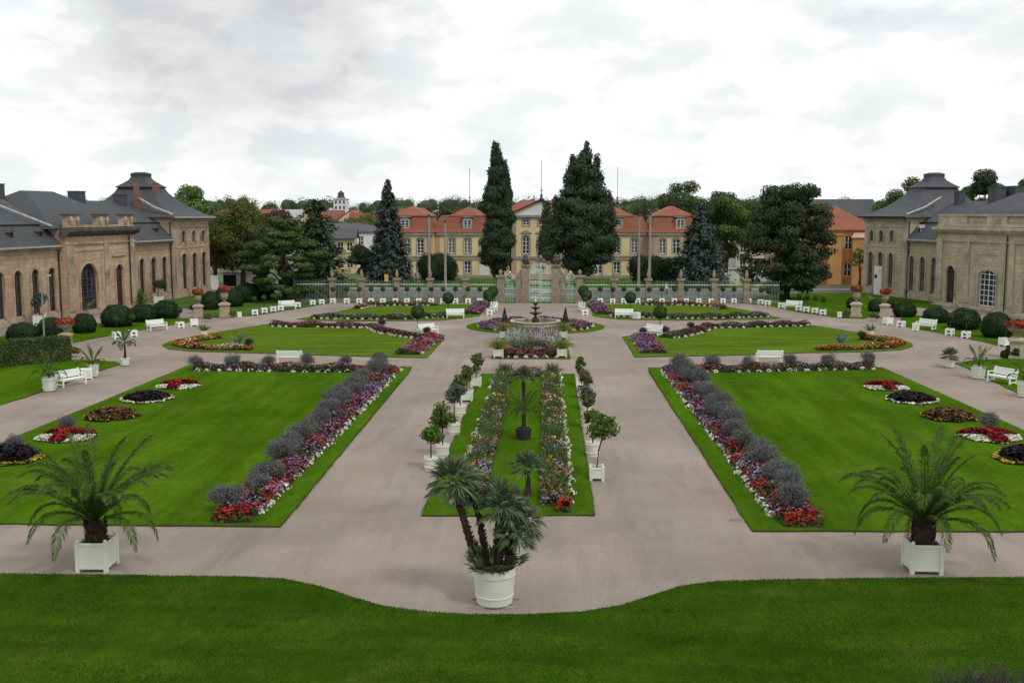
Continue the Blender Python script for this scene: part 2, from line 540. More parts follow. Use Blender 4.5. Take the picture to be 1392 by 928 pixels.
class Cards:
    """cloud of leaf-sized folded quads"""
    def __init__(s):
        s.V, s.mi = [], []

    def leaves(s, C, N, size, aspect=.6, m=0, T=None):
        n = len(C)
        if n == 0:
            return s
        N = unit(N)
        R = RNG.normal(size=(n, 3)) if T is None else T
        t = unit(R - N * np.sum(R * N, axis=1, keepdims=True))
        b = np.cross(N, t)
        L = size * RNG.uniform(.65, 1.35, (n, 1))
        fold = N * L * .22
        P = np.stack([C - t * L, C + b * L * aspect + fold, C + t * L, C - b * L * aspect + fold], 1)
        s.V.append(P.reshape(-1, 3))
        s.mi.append(np.full(n, m))
        return s

    def sprigs(s, P, D, L, w, m=0, droop=0.0):
        """narrow blades from P along D (unit) of length L, two segments"""
        n = len(P)
        D = unit(D)
        S = unit(np.cross(D, RNG.normal(size=(n, 3)))) * w
        L = np.asarray(L).reshape(-1, 1) * np.ones((n, 1))
        mid = P + D * L * .5
        tip = P + D * L
        tip[:, 2] -= (droop * L[:, 0])
        Q = np.stack([P, mid + S, tip, mid - S], 1)
        s.V.append(Q.reshape(-1, 3))
        s.mi.append(np.full(n, m))
        return s

    def solid(s, quads, m=0):
        q = np.asarray(quads, float).reshape(-1, 3)
        s.V.append(q)
        s.mi.append(np.full(len(q) // 4, m))
        return s

    def mesh(s, name, mats):
        V = np.concatenate(s.V)
        return fast_mesh(name, V, np.arange(len(V)).reshape(-1, 4), mats, np.concatenate(s.mi))


def rdir(n):
    return unit(RNG.normal(size=(n, 3)))


def blob_points(blobs, n, shell=.28, prune=.72):
    B = np.array(blobs, float)
    w = (B[:, 3] * B[:, 4] + B[:, 3] * B[:, 5] + B[:, 4] * B[:, 5])
    idx = RNG.choice(len(B), n, p=w / w.sum())
    d = rdir(n)
    r = 1 - np.abs(RNG.normal(size=(n, 1))) * shell
    P = B[idx, :3] + d * B[idx, 3:] * np.clip(r, .1, 1.1)
    keep = np.ones(n, bool)
    if prune:
        for i in range(len(B)):
            q = np.linalg.norm((P - B[i, :3]) / B[i, 3:], axis=1)
            keep &= ~((q < prune) & (idx != i))
    return P[keep], d[keep]


def ellipsoid(c, cen, rad, k=8, l=6):
    q = []
    for i in range(l):
        for j in range(k):
            for a, b in ((i, j), (i, j + 1), (i + 1, j + 1), (i + 1, j)):
                th, ph = PI * a / l, -2 * PI * b / k
                q.append(np.array([math.sin(th) * math.cos(ph), math.sin(th) * math.sin(ph), math.cos(th)]) * rad + cen)
    c.solid(q)


def crown_mesh(name, blobs, n, size, mat, mixn=.55, aspect=.6, extra=None, shell=.28, prune=.72, core=0.0):
    P, d = blob_points(blobs, n, shell, prune)
    c = Cards()
    c.leaves(P, d + rdir(len(P)) * mixn, size, aspect)
    if core:
        for b in blobs:
            ellipsoid(c, np.array(b[:3]), np.array(b[3:]) * core)
    if extra:
        extra(c)
    return c.mesh(name, mat)


# walls with real openings ------------------------------------------------
def arch_outline(x0, x1, zb, zt, rise=None, n=10):
    """rect with an arched head; rise None -> semicircle, 0 -> flat"""
    w = x1 - x0
    rise = w / 2 if rise is None else rise
    pts = [(x0, zb), (x1, zb)]
    if rise <= 0:
        return pts + [(x1, zt), (x0, zt)]
    zs = zt - rise
    cx = (x0 + x1) / 2
    if rise >= w / 2 - 1e-6:
        for k in range(n + 1):
            a = PI * k / n
            pts.append((cx + w / 2 * math.cos(a), zs + rise * math.sin(a)))
    else:
        R = (w * w / 4 + rise * rise) / (2 * rise)
        a1 = math.asin(w / 2 / R)
        for k in range(n + 1):
            a = a1 - 2 * a1 * k / n
            pts.append((cx + R * math.sin(a), zt - R + R * math.cos(a)))
    return pts


def wall(mb, x0, x1, z0, z1, y, holes, depth=.3, m=0, mrev=None):
    """front at y, outside towards -y"""
    x0, x1 = min(x0, x1), max(x0, x1)
    loops = [[(x0, z0), (x1, z0), (x1, z1), (x0, z1)]] + holes
    flat = [p for l in loops for p in l]
    tri = tessellate_polygon([[Vector((p[0], p[1], 0)) for p in l] for l in loops])
    fs = []
    for t in tri:
        a, b, c = [Vector((*flat[i], 0)) for i in t]
        fs.append(tuple(t) if (b - a).cross(c - a).z > 0 else tuple(t)[::-1])
    mb.add([(p[0], y, p[1]) for p in flat], fs, m)
    for h in holes:
        n = len(h)
        mb.add([(p[0], y, p[1]) for p in h] + [(p[0], y + depth, p[1]) for p in h],
               [(i, n + i, n + (i + 1) % n, (i + 1) % n) for i in range(n)], m if mrev is None else mrev)


def block(mb, x0, x1, y0, y1, z0, z1, holes, depth=.3, m=0):
    wall(mb, x0, x1, z0, z1, y0, holes, depth, m)
    x0, x1 = min(x0, x1), max(x0, x1)
    mb.quad((x1, y0, z0), (x1, y1, z0), (x1, y1, z1), (x1, y0, z1), m=m)
    mb.quad((x0, y1, z0), (x0, y0, z0), (x0, y0, z1), (x0, y1, z1), m=m)
    mb.quad((x1, y1, z0), (x0, y1, z0), (x0, y1, z1), (x1, y1, z1), m=m)


def ring(mb, outl, grow, y0, y1, m=0, skip_base=False):
    """frame band between an outline and its inset (grow<0) or outset (grow>0)"""
    n = len(outl)
    cx = sum(p[0] for p in outl[:2]) / 2
    inn = []
    for i in range(n):
        a, b, c = [Vector((*outl[k % n], 0)) for k in (i - 1, i, i + 1)]
        n1 = (b - a).normalized()
        n2 = (c - b).normalized()
        n1 = Vector((n1.y, -n1.x, 0))
        n2 = Vector((n2.y, -n2.x, 0))
        nn = n1 + n2
        nn = nn / max(nn.dot(n1), .3) if nn.length > 1e-4 else n1
        inn.append((b.x + nn.x * grow, b.y + nn.y * grow))
    A, B = (outl, inn) if grow < 0 else (inn, outl)   # A outer, B inner
    rng = range(1, n) if skip_base else range(n)
    v = [(p[0], y0, p[1]) for p in A] + [(p[0], y0, p[1]) for p in B] + [(p[0], y1, p[1]) for p in A] + [(p[0], y1, p[1]) for p in B]
    f = []
    for i in rng:
        j = (i + 1) % n
        f += [(i, j, n + j, n + i), (n + i, n + j, 3 * n + j, 3 * n + i), (j, i, 2 * n + i, 2 * n + j)]
    mb.add(v, f, m)


def window(parent, o, y, fm, gm, cols=2, rows=4, fw=.07, name='window', label=None, bar=.045, trim=None, tm=None):
    """frame with glazing bars in opening o; y = plane of the glass"""
    mb = MB()
    x0, x1 = o[0][0], o[1][0]
    zb = o[0][1]
    zt = max(p[1] for p in o)
    ring(mb, o, -fw, y - .07, y - .005)
    zs = o[2][1]
    for k in range(1, cols):
        x = x0 + (x1 - x0) * k / cols
        top = zt - .02
        if len(o) > 4 and abs(x - (x0 + x1) / 2) > .05:
            top = zs + (zt - zs) * .7
        b = bar * (1.7 if cols % 2 == 0 and k == cols // 2 else 1)
        mb.box(x - b / 2, x + b / 2, y - .06, y - .012, zb + fw, top - .03)
    for k in range(1, rows + 1):
        z = zb + (zs - zb) * k / rows
        if k == rows and len(o) <= 4:
            continue
        mb.box(x0 + fw * .9, x1 - fw * .9, y - .055, y - .014, z - bar / 2, z + bar / 2)
    w = mb.build(name, fm, parent)
    if label:
        w['label'] = label
    if trim:
        t = MB()
        ring(t, o, trim[0], trim[1], trim[2], skip_base=len(trim) > 3)
        t.build('surround', tm, w)
    p = MB()
    p.add([(q[0], y, q[1]) for q in o], [tuple(range(len(o)))])
    p.build('pane', gm, w)
    return w
# ------------------------------------------------------------------ ground, gravel, lawns
def gp(pts, z=0.0):
    return [tuple(g(*p)[:2]) for p in pts]


def arc(pts, n=6):
    """Catmull-Rom smoothing of a closed outline"""
    out = []
    m = len(pts)
    P = [Vector(p) for p in pts]
    for i in range(m):
        a, b, c, d = P[i - 1], P[i], P[(i + 1) % m], P[(i + 2) % m]
        for k in range(n):
            t = k / n
            out.append(tuple(.5 * ((2 * b) + (c - a) * t + (2 * a - 5 * b + 4 * c - d) * t * t + (3 * b - a - 3 * c + d) * t ** 3)))
    return out


def terrain_z(x, y):
    d = max(0.0, min(1.0, (y - 230) / 500.0))
    return 11.0 * d * d * (3 - 2 * d)


xs = [-900, -600, -400, -280, -200, -140, -90, -50, 0, 50, 90, 140, 200, 280, 400, 600, 900]
ys = [-60, 0, 40, 80, 120, 160, 200, 230, 260, 290, 320, 360, 400, 450, 500, 560, 620, 700, 800, 1000, 1400]
b = MB()
b.add([(x, y, terrain_z(x, y) - .02) for y in ys for x in xs],
      [(j * len(xs) + i, j * len(xs) + i + 1, (j + 1) * len(xs) + i + 1, (j + 1) * len(xs) + i)
       for j in range(len(ys) - 1) for i in range(len(xs) - 1)])
tag(b.build('ground', 'ground', smooth=True), kind='structure')


def flat(name, poly, mat, z=.004, kind='structure'):
    b = MB()
    tri = tessellate_polygon([[Vector((p[0], p[1], 0)) for p in poly]])
    v = [(p[0], p[1], z) for p in poly]
    fs = []
    for t in tri:
        a, bb, c = [Vector(v[i]) for i in t]
        fs.append(tuple(t) if (bb - a).cross(c - a).z > 0 else tuple(t)[::-1])
    b.add(v, fs)
    o = b.build(name, mat)
    o['kind'] = kind
    return o


def rough_edge(poly, step=.5, amp=.03):
    out = []
    n = len(poly)
    for i in range(n):
        a, c = Vector(poly[i]), Vector(poly[(i + 1) % n])
        k = max(1, int((c - a).length / step))
        for j in range(k):
            p = a.lerp(c, j / k)
            if j:
                p = p + Vector((random.gauss(0, amp), random.gauss(0, amp)))
            out.append(tuple(p))
    return out


def lawn(poly, z=.055, mat='lawn', name='lawn', edge='soil', amp=.025):
    b = MB()
    b.prism(rough_edge(poly, .6, amp), 0.0, z, 0, 1)
    return tag(b.build(name, [mat, edge]), kind='structure')


flat('gravel_path', [(-62, 21), (62, 21), (62, 119.4), (-62, 119.4)], 'gravel', .004)
# foreground lawn with its scalloped edge
fe = [(-300, 781), (0, 782), (120, 783), (250, 785), (330, 786), (385, 789), (430, 798), (475, 813), (520, 826), (580, 834), (640, 837.5),
      (720, 837.5), (790, 834), (845, 825), (885, 812), (925, 799), (975, 792), (1060, 790), (1200, 788), (1392, 787), (1700, 785)]
fp = gp(fe)
lawn([(-45, 8), (45, 8)] + fp[::-1], .06, 'front_grass', 'foreground_lawn', amp=.04)
# parterre lawns
LA = [(-23.9, 33.05), (-8.48, 33.0), (-8.6, 66.2), (-8.75, 68.9), (-23.5, 69.3)]
RA = [(6.57, 33.0), (22.3, 33.4), (21.9, 69.6), (6.75, 68.9), (6.57, 67.1)]
lawn(LA)
lawn(RA)
lawn([(-4.09, 34.4), (1.66, 34.6), (1.78, 66.1), (-3.96, 65.9)])
LB = gp([(220, 470), (227, 466), (245, 461), (300, 451), (366, 440.5), (440, 441.5), (510, 443), (540, 448.5), (575, 457), (606, 459), (580, 487), (470, 484.5), (350, 480.5), (260, 478), (230, 475)])
RB = gp([(846, 458), (872, 456), (905, 452), (935, 446), (960, 443), (1020, 441.5), (1085, 439.5), (1165, 452), (1222, 462), (1238, 466), (1241, 471), (1225, 476), (1180, 479), (1102, 480), (990, 483.5), (863, 486)])
lawn(LB, mat='lawn_far')
lawn(RB, mat='lawn_far')
LC = gp([(404, 434), (440, 428), (470, 421.5), (500, 415.5), (560, 413.8), (663, 414), (652, 430), (600, 436), (480, 437), (425, 436)])
RC = gp([(802, 414), (900, 413.6), (985, 416.5), (1030, 425), (1062, 433), (1030, 434.5), (920, 436), (840, 434.5), (806, 430)])
lawn(LC, mat='lawn_far')
lawn(RC, mat='lawn_far')
FX, FY, FR = -0.9, 94.4, 6.15
lawn([(FX + FR * math.cos(2 * PI * k / 40), FY + FR * math.sin(2 * PI * k / 40)) for k in range(40)], .05)
lawn([(-3.75, 73.0), (1.75, 73.1), (1.55, 88.0), (-3.5, 88.0)], .056)
# strips along the orangeries
for q in ([(-160, 512), (90, 468), (170, 452.5), (262, 437.5), (262, 433), (200, 433.5), (140, 439), (60, 449), (-60, 466)],
          [(213, 417), (268, 420), (292, 404), (284, 398.3), (234, 406)],
          [(285, 432), (345, 429.5), (405, 419.8), (441, 413.5), (455, 411.5), (455, 403), (430, 400), (330, 400.5), (297, 404), (262, 424)],
          [(1222, 443), (1290, 455), (1345, 467), (1430, 485), (1430, 461), (1340, 442), (1270, 431), (1228, 427)],
          [(1018, 412.8), (1045, 415.3), (1087, 424.8), (1142, 432.5), (1175, 433.5), (1196, 426), (1188, 414), (1176, 399), (1100, 398), (1030, 403)],
          [(1182, 401), (1232, 405.5), (1281, 412.5), (1279, 421), (1240, 417), (1200, 411)],
          [(-200, 610), (0, 551), (55, 534), (110, 514), (150, 500), (163, 495.5), (158, 492), (125, 490), (100, 489.5), (-120, 511)],
          [(1298, 494), (1330, 508), (1392, 540), (1500, 580), (1500, 495), (1392, 487), (1330, 489.5)]):
    lawn(gp(q), .05, 'far_grass' if q[0][0] in (213, 285) else 'lawn')
# street behind the fence
flat('verge', [(-90, 119.6), (90, 119.6), (90, 127), (-90, 127)], 'far_grass', .008)
flat('street', [(-160, 127), (160, 127), (160, 140), (-160, 140)], 'asphalt', .02)
flat('pavement', [(-160, 140), (160, 140), (160, 143.2), (-160, 143.2)], 'pavement', .06)
flat('palace_lawn', [(-30, 143.3), (29, 143.3), (29, 163), (-30, 163)], 'lawn', .05)

# ------------------------------------------------------------------ orangeries
def orangery(side):
    Lft = side < 0
    A = g(283, 398) if Lft else g(1176, 397)
    B = g(0, 446) if Lft else g(1392, 428)
    e = (B - A)[:2] / np.linalg.norm((B - A)[:2])
    ax = -e if Lft else e
    rz = math.atan2(ax[1], ax[0])
    X = (lambda u: -u) if Lft else (lambda u: u)
    st = 'stone_l' if Lft else 'stone_r'
    tr = 'stone_tr' if Lft else 'stone_tr_r'
    sl = 'slate_b' if Lft else 'slate'
    root = thing('orangery', 'long brown sandstone orangery with slate mansard roof and green lantern' if Lft else
                 'pale yellow sandstone orangery with grey slate roof and stone balustrade', 'building', (A[0], A[1], 0), rz)
    fd = 'frame_d'

    def ar(u0, u1, zb, zt, rise=None):
        a, c = sorted((X(u0), X(u1)))
        return arch_outline(a, c, zb, zt, rise)

    def put(o, y, fm, gm, dp=.14, **k):
        k.setdefault('trim', (.16, y - .14 - dp, y - .002 - dp, 1))
        k.setdefault('tm', tr)
        return window(root, o, y, fm, gm, **k)
    END = 62 if Lft else 58
    R0, R1 = (20.0, 32.9) if Lft else (17.2, 40.0)
    gl = 'glass' if Lft else 'glass_l'
    # pavilion ---------------------------------------------------------
    PD = 12.0
    mb = MB()
    tall = [ar(u - .6, u + .6, 1.0, 5.25) for u in ((1.75, 4.4, 7.1) if Lft else (1.75, 4.1, 6.55))]
    up = [ar(u - .5, u + .5, 6.55, 7.95) for u in ((1.75, 4.4, 7.1) if Lft else (1.75, 4.1, 6.55))]
    block(mb, X(0), X(9.9), -.3, PD, 0, 9.5, tall + up, .14)
    for o in tall:
        put(o, -.16, fd, gl, rows=5)
    for o in up:
        put(o, -.16, fd if Lft else 'frame_d', 'glass_l', rows=2)
    # far and near wings -------------------------------------------------
    wf = [ar(u - .58, u + .58, 1.0, 5.05) for u in ((11.6, 14.2, 16.9) if Lft else (10.7, 13.0, 15.4))]
    block(mb, X(9.9), X(R0), 0, PD - .5, 0, 6.9, wf, .14)
    for o in wf:
        put(o, .14, fd, gl, rows=5)
    wn = [ar(u - .58, u + .58, .75, 4.9) for u in (34.25, 36.9, 39.55, 42.2, 44.85, 47.5)] if Lft else []
    block(mb, X(R1), X(END), 0, PD - .5, 0, 6.9, wn, .14)
    for o in wn:
        put(o, .14, fd, gl, rows=5)
    # projecting middle --------------------------------------------------
    PY = -.9
    if Lft:
        arch = ar(27.75, 30.85, .45, 5.1)
        door = ar(22.6, 24.1, .25, 4.75)
        hs = [arch, door]
    else:
        door = ar(19.2, 20.9, .3, 4.35)
        arch = ar(25.1, 28.1, .45, 4.2, .45)
        door2 = ar(32.4, 34.1, .3, 4.35)
        hs = [arch, door, door2]
    block(mb, X(R0), X(R1), PY, PD, 0, 8.5, hs, .2)
    mb.build('wall', st, root)
    put(arch, PY + .2, 'frame_d' if Lft else 'frame_w', 'glass', dp=.2, cols=4 if Lft else 4, rows=5 if Lft else 6, fw=.1,
        bar=.05 if Lft else .07, label='wide arched window with dark bars' if Lft else 'wide white barred window')
    put(door, PY + .2, 'door_red' if Lft else 'frame_d', 'glass', dp=.2, cols=2, rows=6, fw=.1, name='door')
    if not Lft:
        put(door2, PY + .2, 'frame_d', 'glass', dp=.2, cols=2, rows=6, fw=.1, name='door')
    # plinths, cornices, pilasters -----------------------------------------
    t = MB()

    def band(u0, u1, y, z0, z1, out, e0=0.0, e1=0.0):
        a, c = sorted((X(u0 - e0), X(u1 + e1)))
        t.box(a, c, y - out, y - .004, z0, z1)
    band(0, 9.9, -.3, 0.02, .75, .10, .1)
    band(9.9, R0, 0, 0.02, .7, .10)
    band(R1, END, 0, 0.02, .6, .10)
    band(0, 9.9, -.3, 8.30, 8.46, .10)
    band(0, 9.9, -.3, 5.85, 5.98, .05)
    band(0, 9.9, -.3, 9.08, 9.3, .18, .1, .1)
    band(0, 9.9, -.3, 9.3, 9.5, .34, .2, .2)
    for u0, u1 in ((9.9, R0), (R1, END)):
        band(u0, u1, 0, 6.28, 6.42, .08)
        band(u0, u1, 0, 6.6, 6.86, .22)
    for (u0, u1) in ((R0, R0 + 1.1), (R1 - 1.1, R1)) + (((25.3, 26.2),) if Lft else ((22.6, 23.4), (30.0, 30.8))):
        band(u0, u1, PY, .6, 7.3, .12)
    band(R0, R1, PY, 0.02, .4 if Lft else .3, .14, .1, .1)
    band(R0, R1, PY, 7.0, 7.16, .16, .1, .1)
    for u0, u1 in ((0, .8), (9.1, 9.9)):
        band(u0, u1, -.3, .75, 8.3, .07)
    for u0, u1 in (((26.6, 26.85), (31.5, 31.75)) if Lft else ((24.2, 24.45), (28.8, 29.05))):
        band(u0, u1, PY, .7, 6.2, .05)
    if Lft:
        band(26.4, 31.8, PY, 6.3, 6.42, .07)
        band(22.0, 24.7, PY, 5.6, 5.75, .14)
    else:
        band(24.4, 28.9, PY, 5.75, 5.87, .07)
        band(24.4, 25.2, PY, 5.3, 5.42, .07)
        band(28.1, 28.9, PY, 5.3, 5.42, .07)
    t.build('trim', tr, root)
    c = MB()
    a0, a1 = sorted((X(R0 - .3), X(R1 + .3)))
    c.extr([(PY - .05, 7.75), (PY - .35, 7.95), (PY - .65, 8.25), (PY - .65, 8.5), (PY + .5, 8.62), (PY + .5, 7.75)], a0, a1)
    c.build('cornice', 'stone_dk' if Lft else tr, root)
    # parapet ---------------------------------------------------------------
    p = MB()
    if Lft:
        p.box(a0 + .3, a1 - .3, PY - .1, PY + .35, 8.63, 8.85)
        for u in (21.2, 26.2, 31.6):
            p.box(X(u - 1.0), X(u + 1.0), PY - .08, PY + .5, 8.86, 9.75)
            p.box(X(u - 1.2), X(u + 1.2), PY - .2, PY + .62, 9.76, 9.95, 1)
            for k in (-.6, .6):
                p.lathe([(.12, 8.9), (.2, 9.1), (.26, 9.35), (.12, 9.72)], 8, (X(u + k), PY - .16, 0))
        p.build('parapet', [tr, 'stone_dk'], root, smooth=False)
    else:
        p.box(a0 + .3, a1 - .3, PY - .1, PY + .35, 8.63, 8.9)
        p.box(a0 + .3, a1 - .3, PY - .14, PY + .39, 9.72, 9.92)
        secs = [(R0, 22.6, 0), (22.6, 26.0, 1), (26.0, 29.3, 0), (29.3, 33, 1), (33, R1, 0)]
        for s0, s1, bal in secs:
            if bal:
                n = int((s1 - s0) / .32)
                for k in range(n):
                    p.lathe([(.07, 8.88), (.12, 9.1), (.13, 9.25), (.06, 9.5), (.1, 9.73)], 8, (X(s0 + (k + .5) * (s1 - s0) / n), PY + .12, 0))
            else:
                p.box(X(s0 + .02), X(s1 - .02), PY - .05, PY + .28, 8.89, 9.73)
        p.build('balustrade', tr, root)
    # roofs ---------------------------------------------------------------
    r = MB()
    prof = [(-.5, 6.87), (-.5, 6.95), (1.35, 8.95), (5.75, 11.4), (10.1, 8.95), (12.0, 6.95), (12.0, 6.87)]
    r.extr(prof, X(9.8), X(R0 + .3))
    r.extr(prof, X(R1 - .3), X(END))
    u0, u1 = (19.0, 34.2) if Lft else (16.6, 40.6)
    z0 = 8.55
    r.rings([(X(u0), X(u1), -.2, 12.1, z0), (X(u0 + 2.0), X(u1 - 2.0), 2.1, 9.8, 10.3), (X(u0 + 5.2), X(u1 - 5.2), 5.6, 6.2, 12.25)])
    # pavilion bell roof
    cx0, cx1, y0, y1 = 0, 9.9, -.3, PD
    mid, ym = 4.95, (y0 + y1) / 2
    rg = []
    for k, z in ((1.11, 9.5), (1.11, 9.58), (.92, 10.05), (.72, 10.75), (.54, 11.6), (.40, 12.5), (.33, 13.25)):
        rg.append((X(mid - 4.95 * k), X(mid + 4.95 * k), ym - 6.15 * k, ym + 6.15 * k, z))
    r.rings(rg)
    r.build('roof', sl, root)
    ln = MB()
    lrg = [(k, z) for k, z in ((2.0, 13.1), (2.05, 13.22), (1.5, 13.62), (1.0, 14.05), (.82, 14.4), (.84, 14.75), (.9, 14.8), (.45, 15.0))]
    ln.rings([(X(mid - k), X(mid + k), ym - k * 1.1, ym + k * 1.1, z - .05) for k, z in lrg])
    ln.build('lantern', 'copper' if Lft else 'slate', root)
    # gutters and flashing
    gt = MB()
    for u0, u1 in ((9.95, R0 - .3), (R1 + .3, END)):
        a, c2 = sorted((X(u0), X(u1)))
        MB().box(a, c2, -.64, -.51, 6.84, 7.0).build('gutter', 'lead', root)
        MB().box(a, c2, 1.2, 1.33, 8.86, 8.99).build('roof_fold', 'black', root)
    a, c2 = sorted((X(-.6), X(10.5)))
    MB().box(a, c2, -1.12, -.99, 9.44, 9.64).build('gutter', 'lead' if Lft else 'black', root)
    fl = [(X(9.7), -.35, 9.75), (X(9.6), 2.0, 10.6), (X(8.9), 4.4, 11.75)]
    gt.tube([(p_[0] + X(.12), p_[1] - .1, p_[2] + .12) for p_ in fl], .14, 5, 0)
    if Lft:
        MB().tube([(X(33.9), -.1, 8.8), (X(36.5), 5.6, 11.5)], .12, 5).build('ridge_flashing', 'lead', root)
    gt.build('ridge_flashing', 'lead', root)
    # downpipes
    for u, y, zt in ((9.98, -.12, 9.0), (R0 + 1.2, PY - .14, 8.0), (R1 + .12, -.12, 6.8)) if Lft else ((9.98, -.12, 9.0), (29.6, PY - .12, 7.8)):
        d = MB()
        d.tube([(X(u), y - .02, .1), (X(u), y - .02, zt)], .07, 6)
        d.build('downpipe', 'darkiron', root)
    # dormers
    du = (12.3, 16.6, 35.0, 39.5, 44) if Lft else (11.3, 15.3)
    for u in du:
        d = MB()
        x = X(u)
        d.box(x - .3, x + .3, .35, 1.3, 7.75, 8.3)
        d.box(x - .18, x + .18, .335, .345, 7.85, 8.22, 1)
        d.add([(x - .42, .2, 8.3), (x + .42, .2, 8.3), (x, .2, 8.68), (x - .42, 1.4, 8.3), (x + .42, 1.4, 8.3), (x, 1.4, 8.68)],
              [(0, 1, 2), (0, 2, 5, 3), (1, 4, 5, 2), (0, 3, 4, 1)], 0)
        d.build('dormer', [sl if Lft else 'grey_tr', 'black'], root)
    # chimneys
    if Lft:
        cs = [(19.6, 5.7, 1.5, 12.4, 'slate'), (30.9, 7.5, 1.3, 12.9, 'slate'), (42.5, 5.6, 1.4, 12.7, 'slate'), (11.3, 5.2, 1.3, 12.2, 'slate'),
              (9.3, 4.2, .55, 13.9, 'brick'), (6.6, 3.2, .62, 13.6, 'brick')]
    else:
        cs = [(11.2, 5.4, 1.0, 12.6, 'slate'), (18.2, 5.4, 1.5, 12.9, 'slate'), (18.9, 7.2, 1.8, 13.0, 'slate')]
    for u, y, w, zt, m in cs:
        d = MB()
        d.box(X(u) - w / 2, X(u) + w / 2, y - w * .4, y + w * .4, 9.8, zt - .12)
        d.box(X(u) - w / 2 - .05, X(u) + w / 2 + .05, y - w * .4 - .05, y + w * .4 + .05, zt - .11, zt)
        d.build('chimney', m, root)
    # entrance steps
    for dd in ([door] if Lft else [door, door2]):
        d = MB()
        x = (dd[0][0] + dd[1][0]) / 2
        for k in range(2 if Lft else 3):
            d.box(x - 1.3 - .3 * k, x + 1.3 + .3 * k, PY - .5 - .35 * k, PY - .15, 0.01 + 0, .30 - .1 * k)
        d.build('steps', tr, root)
    return root


ORL = orangery(-1)
ORR = orangery(1)


